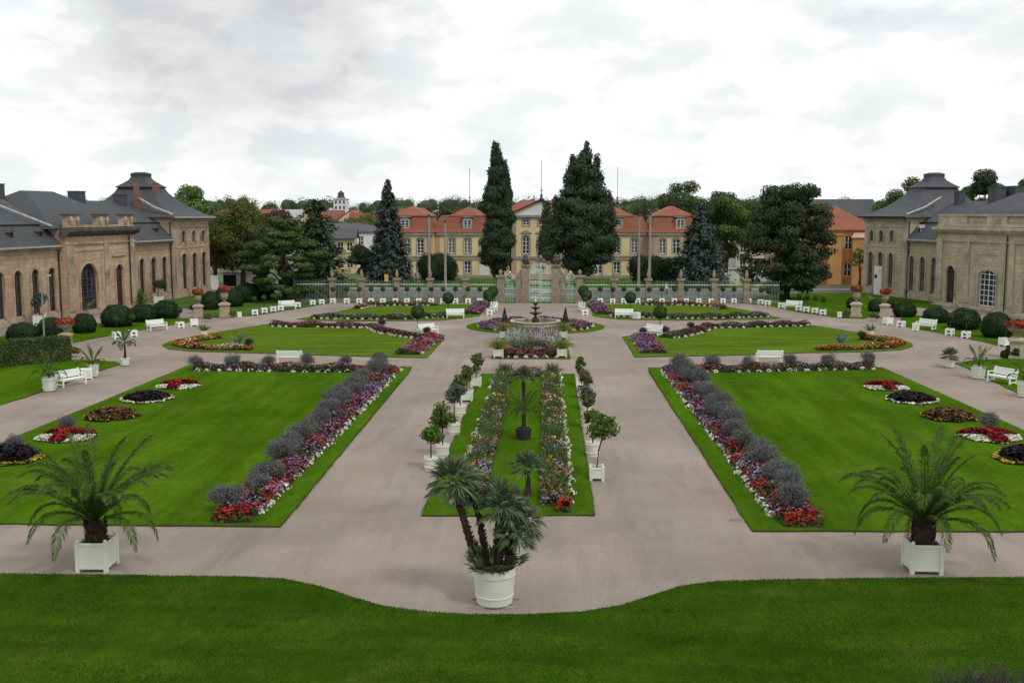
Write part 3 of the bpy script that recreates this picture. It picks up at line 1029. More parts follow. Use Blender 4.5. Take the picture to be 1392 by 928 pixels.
# ------------------------------------------------------------------ palace behind the street
def palace():
    ox, oy = -0.7, 166.0
    root = thing('palace', 'long yellow palace with red mansard roofs and white gable behind the street', 'building', (ox, oy, 0))
    px = lambda p: at(p, 340, oy)[0] - ox
    mb, tr, pk, rf = MB(), MB(), MB(), MB()
    secs = []   # x0,x1,y,wall top, windows x list
    W = 1.05
    lw, rw = -16.6, 16.6

    def sec(x0, x1, y, zt, cols, pink=False):
        holes = []
        ws = []
        for x in cols:
            o = arch_outline(x - W / 2, x + W / 2, 3.85, 6.2, .18, 5)
            o2 = arch_outline(x - W / 2, x + W / 2, .75, 2.55, 0)
            holes += [o, o2]
            ws += [(o, 5), (o2, 4)]
        block(mb, x0, x1, y, y + 12, 0, zt, holes, .22, 0)
        for o, r in ws:
            window(root, o, y + .22, 'frame_w', 'glass_l' if r == 5 and random.random() < .5 else 'glass', cols=2, rows=r - 1, fw=.09, bar=.07,
                   trim=(.17, y - .04, y - .002), tm='grey_tr')
        tr.box(x0 - .02, x1 + .02, y - .12, y - .003, 2.82, 3.02)
        tr.box(x0 - .02, x1 + .02, y - .16, y - .003, 3.3, 3.5)
        tr.box(x0 - .1, x1 + .1, y - .3, y - .003, zt - .42, zt - .02)
        tr.box(x0 - .02, x1 + .02, y - .1, y - .003, 0.02, .45)
    sec(-24.2, lw, -2.0, 7.1, [-22.6, -20.6, -18.55])
    sec(lw, -4.9, 0, 7.1, [-13.9, -11.45, -9.0, -6.6])
    sec(4.9, rw, 0, 7.1, [6.4, 8.9, 11.7, 14.4])
    sec(rw, 24.2, -2.0, 7.1, [18.5, 20.6, 22.8])
    for x0, x1, y in ((-17.6, -16.65, -2.0), (16.65, 17.7, -2.0), (15.3, 16.55, 0), (-16.5, -15.75, 0)):
        MB().box(x0, x1, y - .05, y - .003, .46, 6.66).build('pink_facing', 'pink', root)
    # centre
    holes, ws = [], []
    for x in (-2.35, 0, 2.35):
        for o, r in ((arch_outline(x - .55, x + .55, 3.8, 6.6, .3, 6), 4), (arch_outline(x - .5, x + .5, 8.15, 9.05, 0), 2), (arch_outline(x - .55, x + .55, .7, 2.6, 0), 3)):
            holes.append(o)
            ws.append((o, r))
    block(mb, -4.6, 4.6, -.9, 11, 0, 9.7, holes, .22, 0)
    for o, r in ws:
        window(root, o, -.68, 'frame_w', 'glass', cols=2, rows=r, fw=.09, bar=.07, trim=(.18, -.95, -.902), tm='grey_tr')
    for x in (-2.35, 0, 2.35):
        tr.add([(x - .95, -1.05, 6.95), (x + .95, -1.05, 6.95), (x, -1.05, 7.5), (x - .95, -.905, 6.95), (x + .95, -.905, 6.95), (x, -.905, 7.5)],
               [(0, 1, 2), (0, 2, 5, 3), (1, 4, 5, 2), (0, 3, 4, 1)])
    tr.box(-4.62, 4.62, -1.05, -.903, 2.95, 3.4)
    tr.box(-4.7, 4.7, -1.2, -.903, 9.4, 9.72)
    for x in (-4.2, 4.2):
        MB().box(x - .4, x + .4, -.98, -.903, .4, 2.94).build('pink_facing', 'pink', root)
        tr.box(x - .3, x + .3, -.99, -.903, 3.41, 9.39)
    MB().box(-1.6, 1.6, -.96, -.9055, .02, .68).build('pink_facing', 'pink', root)
    mb.build('wall', 'ochre', root)
    tr.build('trim', 'grey_tr', root)
    # pediment
    pd = MB()
    pd.add([(-4.6, -.95, 9.74), (4.6, -.95, 9.74), (0, -.95, 11.85), (-4.6, 0, 9.74), (4.6, 0, 9.74), (0, 0, 11.85)], [(0, 1, 2), (5, 4, 3), (0, 3, 4, 1)])
    pd.build('gable', 'white_pl', root)
    pr = MB()
    for s in (-1, 1):
        v = [(s * 4.95, -1.25, 9.74), (s * 4.95, -1.25, 9.98), (0, -1.25, 12.2), (0, -1.25, 11.9)]
        v += [(p[0], -.6, p[2]) for p in v]
        pr.add(v, [(0, 1, 2, 3), (4, 7, 6, 5), (1, 5, 6, 2), (0, 3, 7, 4), (0, 4, 5, 1)])
    pr.build('gable_cornice', 'darkiron', root)
    # roofs
    def mansard(x0, x1, y0, y1, zb, zm, ins):
        rf.rings([(x0 - .4, x1 + .4, y0 - .4, y1 + .4, zb), (x0 + .05, x1 - .05, y0 + .1, y1 - .1, zb + .5), (x0 + ins, x1 - ins, y0 + ins, y1 - ins, zm)])
    mansard(lw + .0, -4.4, 0, 12, 7.1, 9.6, .95)
    mansard(4.4, rw, 0, 12, 7.1, 9.6, .95)
    mansard(-24.2, lw, -2, 11, 7.1, 9.6, .95)
    mansard(rw, 24.2, -2, 11, 7.1, 9.6, .95)

    def hip(x0, x1, y0, y1, z0, z1):
        w = min(x1 - x0, y1 - y0) / 2 * .97
        rf.rings([(x0, x1, y0, y1, z0), (x0 + w, x1 - w, y0 + w, y1 - w, z1)])
    hip(-23.5, -17.2, -1.3, 10.3, 9.61, 11.1)
    hip(-14.4, -8.6, .8, 11, 9.61, 11.0)
    hip(8.6, 14.4, .8, 11, 9.61, 11.0)
    hip(17.2, 23.5, -1.3, 10.3, 9.61, 11.1)
    hip(-15.8, -4.5, 1.5, 10.5, 9.60, 10.0)
    hip(4.5, 15.8, 1.5, 10.5, 9.60, 10.0)
    rf.rings([(-6.6, 6.6, 0.02, 11, 9.4), (-3.4, 3.4, 5, 6, 12.05)])
    rf.build('roof', 'tile', root)
    # dormers
    for x, y in ((-11.45, 0), (-20.9, -2), (11.9, 0), (21.2, -2), (-6.6, 0), (6.6, 0)):
        d = MB()
        o = arch_outline(x - .6, x + .6, 7.75, 9.3, .35, 6)
        ring(d, o, .16, y + .12, y + 1.3)
        fr = d.build('dormer', 'grey_tr', root)
        cov = MB()
        cov.prism([(x - .95, y + .0), (x + .95, y + .0), (x + .95, y + 1.4), (x - .95, y + 1.4)], 9.42, 9.5)
        cov.build('dormer_cap', 'lead', fr)
        w = window(root, o, y + .25, 'frame_w', 'glass', cols=2, rows=3, fw=.1, bar=.07)
    # finials with rods
    for x, z, zt in ((-11.5, 11.0, 17.2), (0, 12.0, 18.1), (12.1, 11.0, 17.3)):
        d = MB()
        yy = 5.9 if x else -.2
        d.lathe([(.75, z - .5), (.35, z + .1), (.16, z + .5), (.22, z + .75), (.07, z + 1.0), (.06, z + 1.35), (.17, z + 1.5), (.05, z + 1.68)], 8, (x, yy, 0))
        d.build('finial', 'darkiron', root)
        d = MB()
        d.tube([(x, yy, z + 1.6), (x, yy, zt)], .045, 5)
        d.build('rod', 'steel', root)
    # white doors
    for x in (-8.9, 8.2):
        d = MB()
        d.box(x - .75, x + .75, -.1, -.02, .46, 2.1)
        d.build('door', 'frame_w', root)
    for x, y in ((-17.9, -2.12), (17.1, -2.12)):
        d = MB()
        d.tube([(x, y, .2), (x, y, 6.7)], .07, 6)
        d.build('downpipe', 'lead', root)
    return root


palace()


# ------------------------------------------------------------------ other houses
def house(name, label, cat, loc, rz, w, d, h, rh, wall_m, roof_m, cols=4, storeys=2, chim=1, group=None, win='frame_w', hip=0.0, sidewin=2, base=-1.0):
    r = thing(name, label, cat, loc, rz, group)
    mb = MB()
    holes = []
    sh = h / storeys
    for s in range(storeys):
        for k in range(cols):
            x = -w / 2 + w * (k + .5) / cols
            z = s * sh + sh * .3
            holes.append(arch_outline(x - .5, x + .5, z, z + sh * .5, 0))
    block(mb, -w / 2, w / 2, 0, d, base, h, holes, .18)
    # gable ends
    if hip <= 0:
        for x in (-w / 2, w / 2):
            mb.quad((x, 0, h), (x, d, h), (x, d / 2, h + rh - .1))
    mb.build('wall', wall_m, r)
    for o in holes:
        window(r, o, .18, win, 'glass', cols=2, rows=2, fw=.09, bar=.06)
    if sidewin:
        for sx in (-1, 1):
            for s in range(storeys):
                for k in range(sidewin):
                    y = d * (k + .5) / sidewin
                    z = s * sh + sh * .3
                    b = MB()
                    b.box(sx * (w / 2 + .015) - .02, sx * (w / 2 + .015) + .02, y - .5, y + .5, z, z + sh * .5)
                    b.build('window', 'glass', r)
    rf = MB()
    if hip > 0:
        rf.rings([(-w / 2 - .4, w / 2 + .4, -.4, d + .4, h), (-w / 2 - .35, w / 2 + .35, -.35, d + .35, h + .15), (-w / 2 + hip, w / 2 - hip, d / 2 - .1, d / 2 + .1, h + rh)])
    else:
        rf.extr([(-.5, h - .12), (-.5, h + .06), (d / 2, h + rh + .1), (d + .5, h + .06), (d + .5, h - .12), (d / 2, h + rh - .12)], -w / 2 - .35, w / 2 + .35)
    ro = rf.build('roof', roof_m, r)
    for k in range(chim):
        c = MB()
        x = (-.25 + .5 * k) * w * (1 if k % 2 else .8)
        c.box(x - .4, x + .4, d * .56, d * .56 + .7, h + rh * .5, h + rh + .9)
        c.build('chimney', 'brick', ro)
    return r


# orange house beside the right orangery
p = g(1137, 392)
ho = house('house', 'orange plastered house with red roof behind the black pine', 'house', (41.6, 153, 0), -.10, 9.6, 12, 7.6, 3.4, 'orange', 'tile', 4, 2, 1, hip=4.4)
b = MB()
b.box(-1.7, .2, -.9, -.02, 0, 6.9)
b.box(-1.9, .4, -1.05, -.02, 6.91, 7.1)
b.build('bay', 'orange', ho)
MB().box(1.6, 4.7, -1.2, -.02, 0, 6.6).build('bay', 'orange', ho)
b = MB()
b.add([(1.4, -1.4, 6.61), (4.9, -1.4, 6.61), (4.9, -.02, 6.61), (1.4, -.02, 6.61), (2.0, -.02, 7.4), (4.3, -.02, 7.4)], [(0, 1, 5, 4), (1, 2, 5), (3, 0, 4), (0, 3, 2, 1)])
b.build('bay_roof', 'pink', ho)
house('house', 'long grey roofed house with pink end wall, above the orange house', 'house', (48.5, 188, 0), -.05, 18, 11, 8.4, 4.0, 'pink', 'slate', 8, 3, 1)
house('house', 'cream and white house with slate roof, left of the blue spruce', 'house', (-35.5, 190, 0), .62, 20, 13, 6.6, 1.6, 'white_pl', 'slate', 7, 2, 1, hip=4.0)
house('house', 'narrow cream house with slate roof next to the dark conifer', 'house', (-34.3, 178, 0), .12, 4.6, 9, 5.8, 1.6, 'cream', 'slate', 3, 2, 0)
house('house', 'small white house with dark roof between the pine and the spruce', 'house', (33.4, 176, 0), 0, 4.6, 8, 5.6, 1.4, 'white_pl', 'slate', 2, 2, 0, sidewin=0)
house('house', 'white twin gabled villa among the left trees', 'house', tuple(at(399, 306, 250)[:2]) + (0.5,), .15, 3.6, 5, 8.6, 1.7, 'white_pl', 'lead', 2, 3, 0, sidewin=0)
# the red roofed town on the rise
town = [(-120, 330, 24, 3.4, 'tile2'), (-103, 352, 20, 3.6, 'tile'), (-88, 335, 22, 3.4, 'tile2'), (-72, 352, 20, 3.6, 'tile'), (-84, 385, 26, 3.6, 'tile2'),
        (-58, 338, 16, 3.5, 'tile2'), (-62, 375, 22, 3.8, 'tile'), (-47, 352, 14, 3.8, 'tile2'), (-109, 395, 26, 3.8, 'tile'), (-36, 330, 12, 3.6, 'tile'),
        (-24, 352, 14, 3.8, 'tile2'), (-30, 375, 14, 3.8, 'tile'), (-42, 395, 16, 3.6, 'tile2'), (-18, 372, 12, 3.6, 'tile'), (-6, 352, 12, 3.4, 'tile2')]
for i, (x, y, w, rh, m) in enumerate(town):
    house('town_house', 'red roofed town house on the rise beyond the trees', 'house', (x, y, terrain_z(x, y)), (random.uniform(-.25, .25) if i % 3 else random.uniform(1.2, 1.7)), w * (.62 if i % 2 else .85), 10,
          5.2 + random.uniform(-.4, .8), rh, 'white_pl' if i % 3 else 'cream', m, max(3, int(w / 3.5)), 2, 1 + i % 2, group='red roofed town houses on the rise', sidewin=0, base=-3)
# water tower
tx, ty = at(464, 290, 400)[:2]
tz = terrain_z(tx, ty)
r = thing('tower', 'white tower with dark cupola above the red roofs', 'tower', (tx, ty, tz))
b = MB()
b.box(-2.4, 2.4, -2.4, 2.4, -1, 12.2)
b.box(-4.2, -2.81, -2.4, 2.4, -1, 9.0)
b.box(2.81, 3.6, -2.2, 2.2, -1, 7.4)
b.build('shaft', 'white_pl', r)
for z in (6.5, 8.6, 10.6):
    for x in (-1.5, 0, 1.5):
        w = MB()
        w.box(x - .35, x + .35, -2.44, -2.41, z, z + 1.1)
        w.build('window', 'glass', r)
b = MB()
b.lathe([(1.6, 12.61), (1.6, 13.1), (1.2, 13.3), (1.2, 14.6), (.5, 15.1), (.1, 15.6)], 8)
b.build('cupola', 'slate', r)
b = MB()
b.rings([(-2.7, 2.7, -2.7, 2.7, 12.21), (-2.7, 2.7, -2.7, 2.7, 12.4), (-1.5, 1.5, -1.5, 1.5, 12.7)])
b.build('roof', 'lead', r)
# ------------------------------------------------------------------ trees
def trunk_mb(h, r0, limbs, n=8):
    b = MB()
    b.tube([(0, 0, -.1), (0.02 * h, 0, h * .35), (-.01 * h, .01 * h, h * .7), (0, 0, h)], [r0 * 1.25, r0, r0 * .7, r0 * .25], n)
    for (z, x, y, zz, r) in limbs:
        b.tube([(0, 0, z), (x * .45, y * .45, z + (zz - z) * .6), (x, y, zz)], [r, r * .7, r * .2], 6)
    return b


def tree(label, x, y, h, blobs, n, size, mat, r0=.3, cat='tree', name='deciduous_tree', group=None, z=0.0, mixn=.6, sc=1, shell=.28, prune=.72, core=0.0):
    t = thing(name, label, cat, (x, y, z), 0, group, sc)
    top = max(b[2] for b in blobs)
    limbs = []
    for b in random.sample(blobs, min(7, len(blobs))):
        limbs.append((max(h * .18, b[2] * .5), b[0] * .9, b[1] * .9, b[2], r0 * .35))
    trunk_mb(top * .92, r0, limbs).build('trunk', 'bark', t, smooth=True)
    link('crown', crown_mesh('crown', blobs, n, size, mat, mixn, shell=shell, prune=prune, core=core), t)
    return t


def round_blobs(w, h, z0, k, rmin=.16, rmax=.3, seed=0, flat=1.0, skew=0.0):
    rr = random.Random(seed)
    out = []
    cz = (h + z0) / 2
    hh = (h - z0) / 2
    for _ in range(k):
        while True:
            a, b, c = rr.uniform(-1, 1), rr.uniform(-1, 1), rr.uniform(-1, 1)
            if .15 < a * a + b * b + c * c < 1:
                break
        r = rr.uniform(rmin, rmax) * w
        out.append((a * (w / 2 - r * .8) * (1 - .3 * max(0, c)), b * (w / 2 - r * .8) * (1 - .3 * max(0, c)), cz + c * (hh - r * .7), r, r, r * rr.uniform(.6, .9) * flat))
    return out


def spire_blobs(spires, seed=0, rmin=.9):
    """spires: (x, y, z0, z1, width profile fn)"""
    rr = random.Random(seed)
    out = []
    for x, y, z0, z1, wf, k in spires:
        for i in range(k):
            t = (i + .5) / k
            z = z0 + (z1 - z0) * t
            w = wf(t)
            m = 1 if w < .6 else 3
            if w > 2.6:
                m = 6
            for j in range(m):
                a = rr.uniform(0, 2 * PI)
                r = max(.35, w * (1.0 if m == 1 else .62 if m == 3 else .38)) * rr.uniform(.85, 1.15)
                d = 0 if m == 1 else w * (.48 if m == 3 else .64) * rr.uniform(.6, 1.1)
                out.append((x + d * math.cos(a), y + d * math.sin(a), z, r, r, max(.8, (z1 - z0) / k * 1.15)))
    return out


# columnar oak (left of the gate)
q = at(679, 386, 150)
wf = lambda t: 2.35 * min(1, (t / .16) ** .5) * (1 - max(0, (t - .45) / .55) ** 1.6) ** .8 + .15
sp = [(-.35, 0, 1.4, 19.4, wf, 22), (.75, .1, 8, 17.0, lambda t: 1.25 * (1 - t) ** .5 + .2, 9), (-.7, 0, 13, 19.6, lambda t: .9 * (1 - t) ** .5 + .15, 8)]
tree('tall narrow columnar dark oak left of the ornate gate', q[0], 150, 5, spire_blobs(sp, 3), 34000, .17, 'oak', .42, name='columnar_oak', prune=.7, core=.72)
# broader pyramidal oak (right of the gate)
q = at(788, 386, 150)
wf = lambda t: 4.8 * min(1, (t / .14) ** .6) * (1 - max(0, (t - .3) / .7) ** 1.7) ** .8 + .3
sp = [(0.3, 0, 1.8, 18.3, wf, 20), (.75, 0, 10, 19.4, lambda t: 1.6 * (1 - t) ** .5 + .3, 9), (-1.2, .4, 9, 17.6, lambda t: 1.5 * (1 - t) ** .5 + .3, 8),
      (2.2, 0, 8, 17.6, lambda t: 1.5 * (1 - t) ** .5 + .3, 9), (-3.1, -.3, 5, 12.0, lambda t: 1.6 * (1 - t) ** .5 + .3, 7), (3.9, 0, 5, 12.6, lambda t: 1.5 * (1 - t) ** .5 + .3, 7),
      (-4.6, -.5, 3.6, 11.0, lambda t: 1.4 * (1 - t) ** .5 + .3, 6)]
tree('tall broad pyramidal dark oak right of the ornate gate', q[0], 150, 5, spire_blobs(sp, 5), 52000, .19, 'oak2', .5, name='pyramidal_oak', prune=.72, core=.6)


def conifer(label, x, y, h, w, mat, seed, tiers=22, per=13, name='spruce_tree', tipw=.03, droop=.35, z0=.5, card=.32, cards=52, cat='conifer', irregular=.15, pw=1.0, group=None):
    """whorls of drooping boughs hung with needle sprays"""
    rr = random.Random(seed)
    t = thing(name, label, cat, (x, y, 0), 0, group)
    b = MB()
    b.tube([(0, 0, -.1), (0, 0, h * .5), (0, 0, h * .98)], [.035 * w + .1, .02 * w + .05, .02], 7)
    b.build('trunk', 'bark', t, smooth=True)
    c = Cards()
    nb = tiers * per
    for i in range(nb):
        f = min(.995, max(0, (i / nb) ** 1.12 + rr.uniform(-.012, .012)))
        z = z0 + (h - z0) * f
        R = w / 2 * ((1 - f) ** pw + tipw)
        a = i * 2.39996 + rr.uniform(-.5, .5)
        L = R * rr.uniform(1 - irregular * 2.2, 1 + irregular)
        n = max(6, int(cards * L / (w / 2)))
        s = np.sqrt(RNG.uniform(.02, 1, n))
        P = np.stack([math.cos(a) * L * s, math.sin(a) * L * s, z - droop * L * s + .25 * L * s ** 3], 1)
        P += RNG.normal(size=(n, 3)) * np.array([.09, .09, .08]) * (L * .8 + .4)
        D = np.tile([math.cos(a), math.sin(a), -.3], (n, 1)) + RNG.normal(size=(n, 3)) * .5
        c.leaves(P, np.tile([math.cos(a) * .5, math.sin(a) * .5, .9], (n, 1)) + RNG.normal(size=(n, 3)) * .4, card, .42, T=D)
    ellipsoid(c, np.array([0, 0, z0 + h * .22]), np.array([w * .24, w * .24, h * .24]))
    link('crown', c.mesh('crown', mat), t)
    return t


q = at(529, 386, 148)
conifer('tall dark blue spruce left of the yellow palace', q[0], 148, 14.6, 6.4, 'spruce', 11, 30, 15, card=.27, pw=.82, tipw=.05)
q = at(951, 384, 146)
conifer('shorter broad blue spruce right of the yellow palace', q[0], 146, 11.2, 8.0, 'spruce', 12, 24, 17, card=.28, pw=.78, tipw=.06)

# black pine: flat clumps of needles on wide boughs
q = at(1066, 402, 124)
pb = []
rr = random.Random(4)
for z, R, k in ((1.9, 3.6, 7), (3.2, 5.0, 9), (4.6, 5.3, 10), (6.2, 5.2, 11), (7.8, 4.8, 11), (9.3, 4.6, 10), (10.7, 3.9, 9), (11.7, 3.2, 8), (12.1, 2.2, 5)):
    for i in range(k):
        a = 2 * PI * (i + rr.random()) / k
        d = R * rr.uniform(.45, .95)
        pb.append((d * math.cos(a) + .4, d * math.sin(a), z + rr.uniform(-.9, .9), rr.uniform(.9, 1.6), rr.uniform(.9, 1.6), rr.uniform(.55, .95)))
    pb.append((.2, 0, z, R * .45, R * .45, .9))
    for i in range(k // 2):
        a = 2 * PI * rr.random()
        d = R * rr.uniform(.3, .8)
        pb.append((d * math.cos(a) + .3, d * math.sin(a), z + rr.uniform(-.9, .9), rr.uniform(1.0, 1.5), rr.uniform(1.0, 1.5), rr.uniform(.6, 1.0)))
tree('huge dark black pine with flat top, standing right of the fence', q[0], 124, 6, pb, 46000, .15, 'pine', .5, 'pine', 'pine_tree', shell=.3, prune=.6, core=.35)

# left group
q = at(330, 392, 141)
tree('large olive brown lime tree beside the left pavilion', q[0], 141, 4, round_blobs(11.5, 12.0, 1.6, 46, .11, .2, 8), 40000, .15, 'lime', .3, group=None, shell=.4, prune=.5)
q = at(302, 392, 150)
tree('smaller olive green tree against the corner of the left pavilion', q[0] - 1, 150, 3, round_blobs(7.5, 11.2, 2.0, 26, .12, .22, 18), 20000, .16, 'lime', .25, shell=.4, prune=.5)
q = at(264, 392, 178)
tree('light green tree showing above the left pavilion roof', q[0], 178, 5, round_blobs(11, 15.9, 4, 30, .12, .22, 28), 24000, .19, 'fresh', .3)
q = at(380, 392, 172)
tree('dark copper leaved tree behind the left conifers', q[0], 172, 4, round_blobs(8.5, 11.4, 2, 26, .13, .24, 38), 18000, .17, 'purple_tree', .25)
# cedar like conifer
q = at(386, 411, 121)
cb = []
rr = random.Random(14)
for z, R, k in ((1.7, 4.0, 8), (2.8, 4.7, 10), (4.0, 4.9, 11), (5.3, 4.7, 10), (6.6, 3.7, 8), (7.9, 2.6, 6), (9.0, 1.3, 4)):
    for i in range(k):
        a = 2 * PI * (i + rr.random()) / k
        d = R * rr.uniform(.4, 1)
        cb.append((d * math.cos(a), d * math.sin(a), z + rr.uniform(-.4, .4), rr.uniform(.8, 1.4), rr.uniform(.8, 1.4), rr.uniform(.3, .5)))
tree('spreading yellow green cedar with tiered boughs left of the fence', q[0], 121, 5, cb, 34000, .14, 'cedar', .32, 'conifer', 'cedar_tree', shell=.4, prune=.4, core=.4)
q = at(430, 408, 128)
conifer('slim dark conifer between the cedar and the fence', q[0], 128, 11.6, 7.4, 'pine', 15, 24, 15, 'fir_tree', irregular=.32, card=.26, pw=.6, droop=.2)
q = at(496, 386, 152)
tree('small dark tree left of the tall blue spruce', q[0], 152, 3, round_blobs(5.6, 6.2, .4, 16, .15, .26, 48), 9000, .16, 'oak', .15)
q = at(459, 392, 142)
tree('low yellowish bush by the cream house', q[0], 142, 1, round_blobs(2.2, 2.6, 0, 8, .2, .32, 49), 900, .14, 'lime', .06, cat='bush', name='bush')

# yews before the palace
for lab, pxx, w, h, sd in (('broad dark yew dome before the left palace wing', 595, 6.0, 4.9, 3), ('irregular dark yew mass before the right palace wing', 876, 6.4, 4.6, 4),
                           ('low dark yew mound between right yew and blue spruce', 912, 4.6, 4.3, 5)):
    q = at(pxx, 384, 151)
    bl = []
    rr = random.Random(sd)
    for k in range(14):
        a = rr.uniform(0, 2 * PI)
        d = w * .3 * math.sqrt(rr.random())
        bl.append((d * math.cos(a), d * math.sin(a), h * rr.uniform(.25, .62), w * .24, w * .24, h * .34))
    t = thing('yew_bush', lab, 'bush', (q[0], 151, 0))
    b = MB()
    b.tube([(0, 0, -.1), (0, 0, h * .6)], [.25, .1], 6)
    b.build('trunk', 'bark', t)
    link('crown', crown_mesh('crown', bl, 15000, .12, 'yew', .8, shell=.2, core=.74), t)

# trees behind the palace and on the right
back = [(988, 172, 9.4, 14.2, 'green', 'tall green tree with open top behind the right blue spruce', 61), (935, 205, 14, 16.5, 'dull', 'broad dark green tree rising behind the palace right end', 62),
        (905, 212, 10, 14.5, 'green', 'rounded mid green tree behind the palace right end', 63), (985, 215, 11, 16.0, 'dull', 'feathery grey green tree left of the black pine', 64),
        (1035, 182, 11, 12.5, 'oak', 'dark rounded tree hidden behind the black pine', 65),
        (1215, 190, 11, 13.8, 'green', 'bushy tree behind the right pavilion roof', 66), (1243, 186, 10, 16.2, 'lime', 'brownish tree touching the right pavilion roof', 67),
        (1338, 165, 9.0, 16.0, 'oak2', 'tall dark tree above the right orangery ridge', 68), (1310, 172, 7, 13.4, 'green', 'low green tree behind the right orangery chimneys', 69),
        (1385, 172, 10, 14.4, 'green', 'green tree at the photo edge behind the right orangery', 70),
        (1110, 215, 9, 12.0, 'dull', 'thin grey tree above the grey house roof', 71), (1150, 230, 8, 13.5, 'dull', 'bluish tree by the grey house ridge', 72)]
for pxx, Y, w, h, m, lab, sd in back:
    q = at(pxx, 300, Y)
    op = 64 in (sd,) or 71 == sd
    h *= 1.12 if pxx > 1200 else 1.03
    tree(lab, q[0], Y, 4, round_blobs(w, h, 2.5, 22 if not op else 15, .11, .21, sd), 20000 if not op else 9000, .19, m, .28, shell=.35, core=.2 if not op else 0)
q = at(1168, 392, 146)
tree('small bare stemmed tree in front of the orange house', q[0], 146, 4, round_blobs(4.2, 5.4, 2.6, 8, .14, .24, 81), 900, .16, 'green', .16, shell=.45)
# trees of the middle distance, left
mid = [(415, 215, 11, 9.2), (445, 228, 13, 9.6), (478, 222, 12, 9.4), (395, 238, 12, 8.8), (505, 238, 12, 10.6), (360, 226, 12, 9.0), (575, 262, 14, 11.8), (612, 270, 14, 13.5), (845, 262, 12, 13.8), (872, 290, 13, 14.2)]
for i, (pxx, Y, w, h) in enumerate(mid):
    q = at(pxx, 300, Y)
    tree('green tree in the belt between palace and town roofs', q[0], Y, 4, round_blobs(w, h, 1, 20, .13, .24, 100 + i), 7000, .24, ['green', 'dull', 'lime', 'oak'][i % 4], .25,
         group='trees in the belt before the town', core=.3, z=terrain_z(q[0], Y))
# the far wood on the rise
c = Cards()
for k in range(330):
    a = RNG.uniform(-.62, .58)
    Y = RNG.uniform(430, 700)
    X = Y * math.tan(a) * .95
    if -150 < X < -5 and Y < 470:
        continue
    z = terrain_z(X, Y)
    w, h = RNG.uniform(8, 14), RNG.uniform(7, 11.5)
    P, d = blob_points([(X + RNG.uniform(-3, 3), Y + RNG.uniform(-2, 2), z + h * RNG.uniform(.3, .8), w * .3, w * .3, h * .3) for _ in range(5)], 420, .25, .5)
    c.leaves(P, d + rdir(len(P)) * .6, .36)
    ellipsoid(c, np.array([X, Y, z + h * .45]), np.array([w * .3, w * .3, h * .38]))
o = link('far_woods', c.mesh('far_woods', 'dull'))
tag(o, 'dark wooded ridge along the skyline behind the town', 'wood', kind='stuff')
# ------------------------------------------------------------------ flower beds
def band_pts(path, width, n, jit=1.0):
    """random points in a ribbon along a polyline (list of xy)"""
    P = np.array(path, float)
    seg = P[1:] - P[:-1]
    L = np.linalg.norm(seg, axis=1)
    i = RNG.choice(len(seg), n, p=L / L.sum())
    t = RNG.uniform(0, 1, (n, 1))
    nr = np.stack([-seg[:, 1], seg[:, 0]], 1) / L[:, None]
    s = RNG.uniform(-.5, .5, (n, 1)) * width
    return P[i] + seg[i] * t + nr[i] * s * jit, (s / width * 2)[:, 0], L.sum()


def along(path, step, off=0.0):
    P = np.array(path, float)
    out = []
    for a, b in zip(P[:-1], P[1:]):
        d = b - a
        L = np.linalg.norm(d)
        nr = np.array([-d[1], d[0]]) / L
        for k in range(max(1, int(L / step))):
            out.append(a + d * (k + .5) / max(1, int(L / step)) + nr * off)
    return np.array(out)


def patch_cards(c, P2, z, size, m=0, up=1.6):
    n = len(P2)
    P = np.column_stack([P2, np.broadcast_to(z, (n,))])
    N = np.tile([0, 0, up], (n, 1)) + rdir(n)
    c.leaves(P, N, size, .85, m)


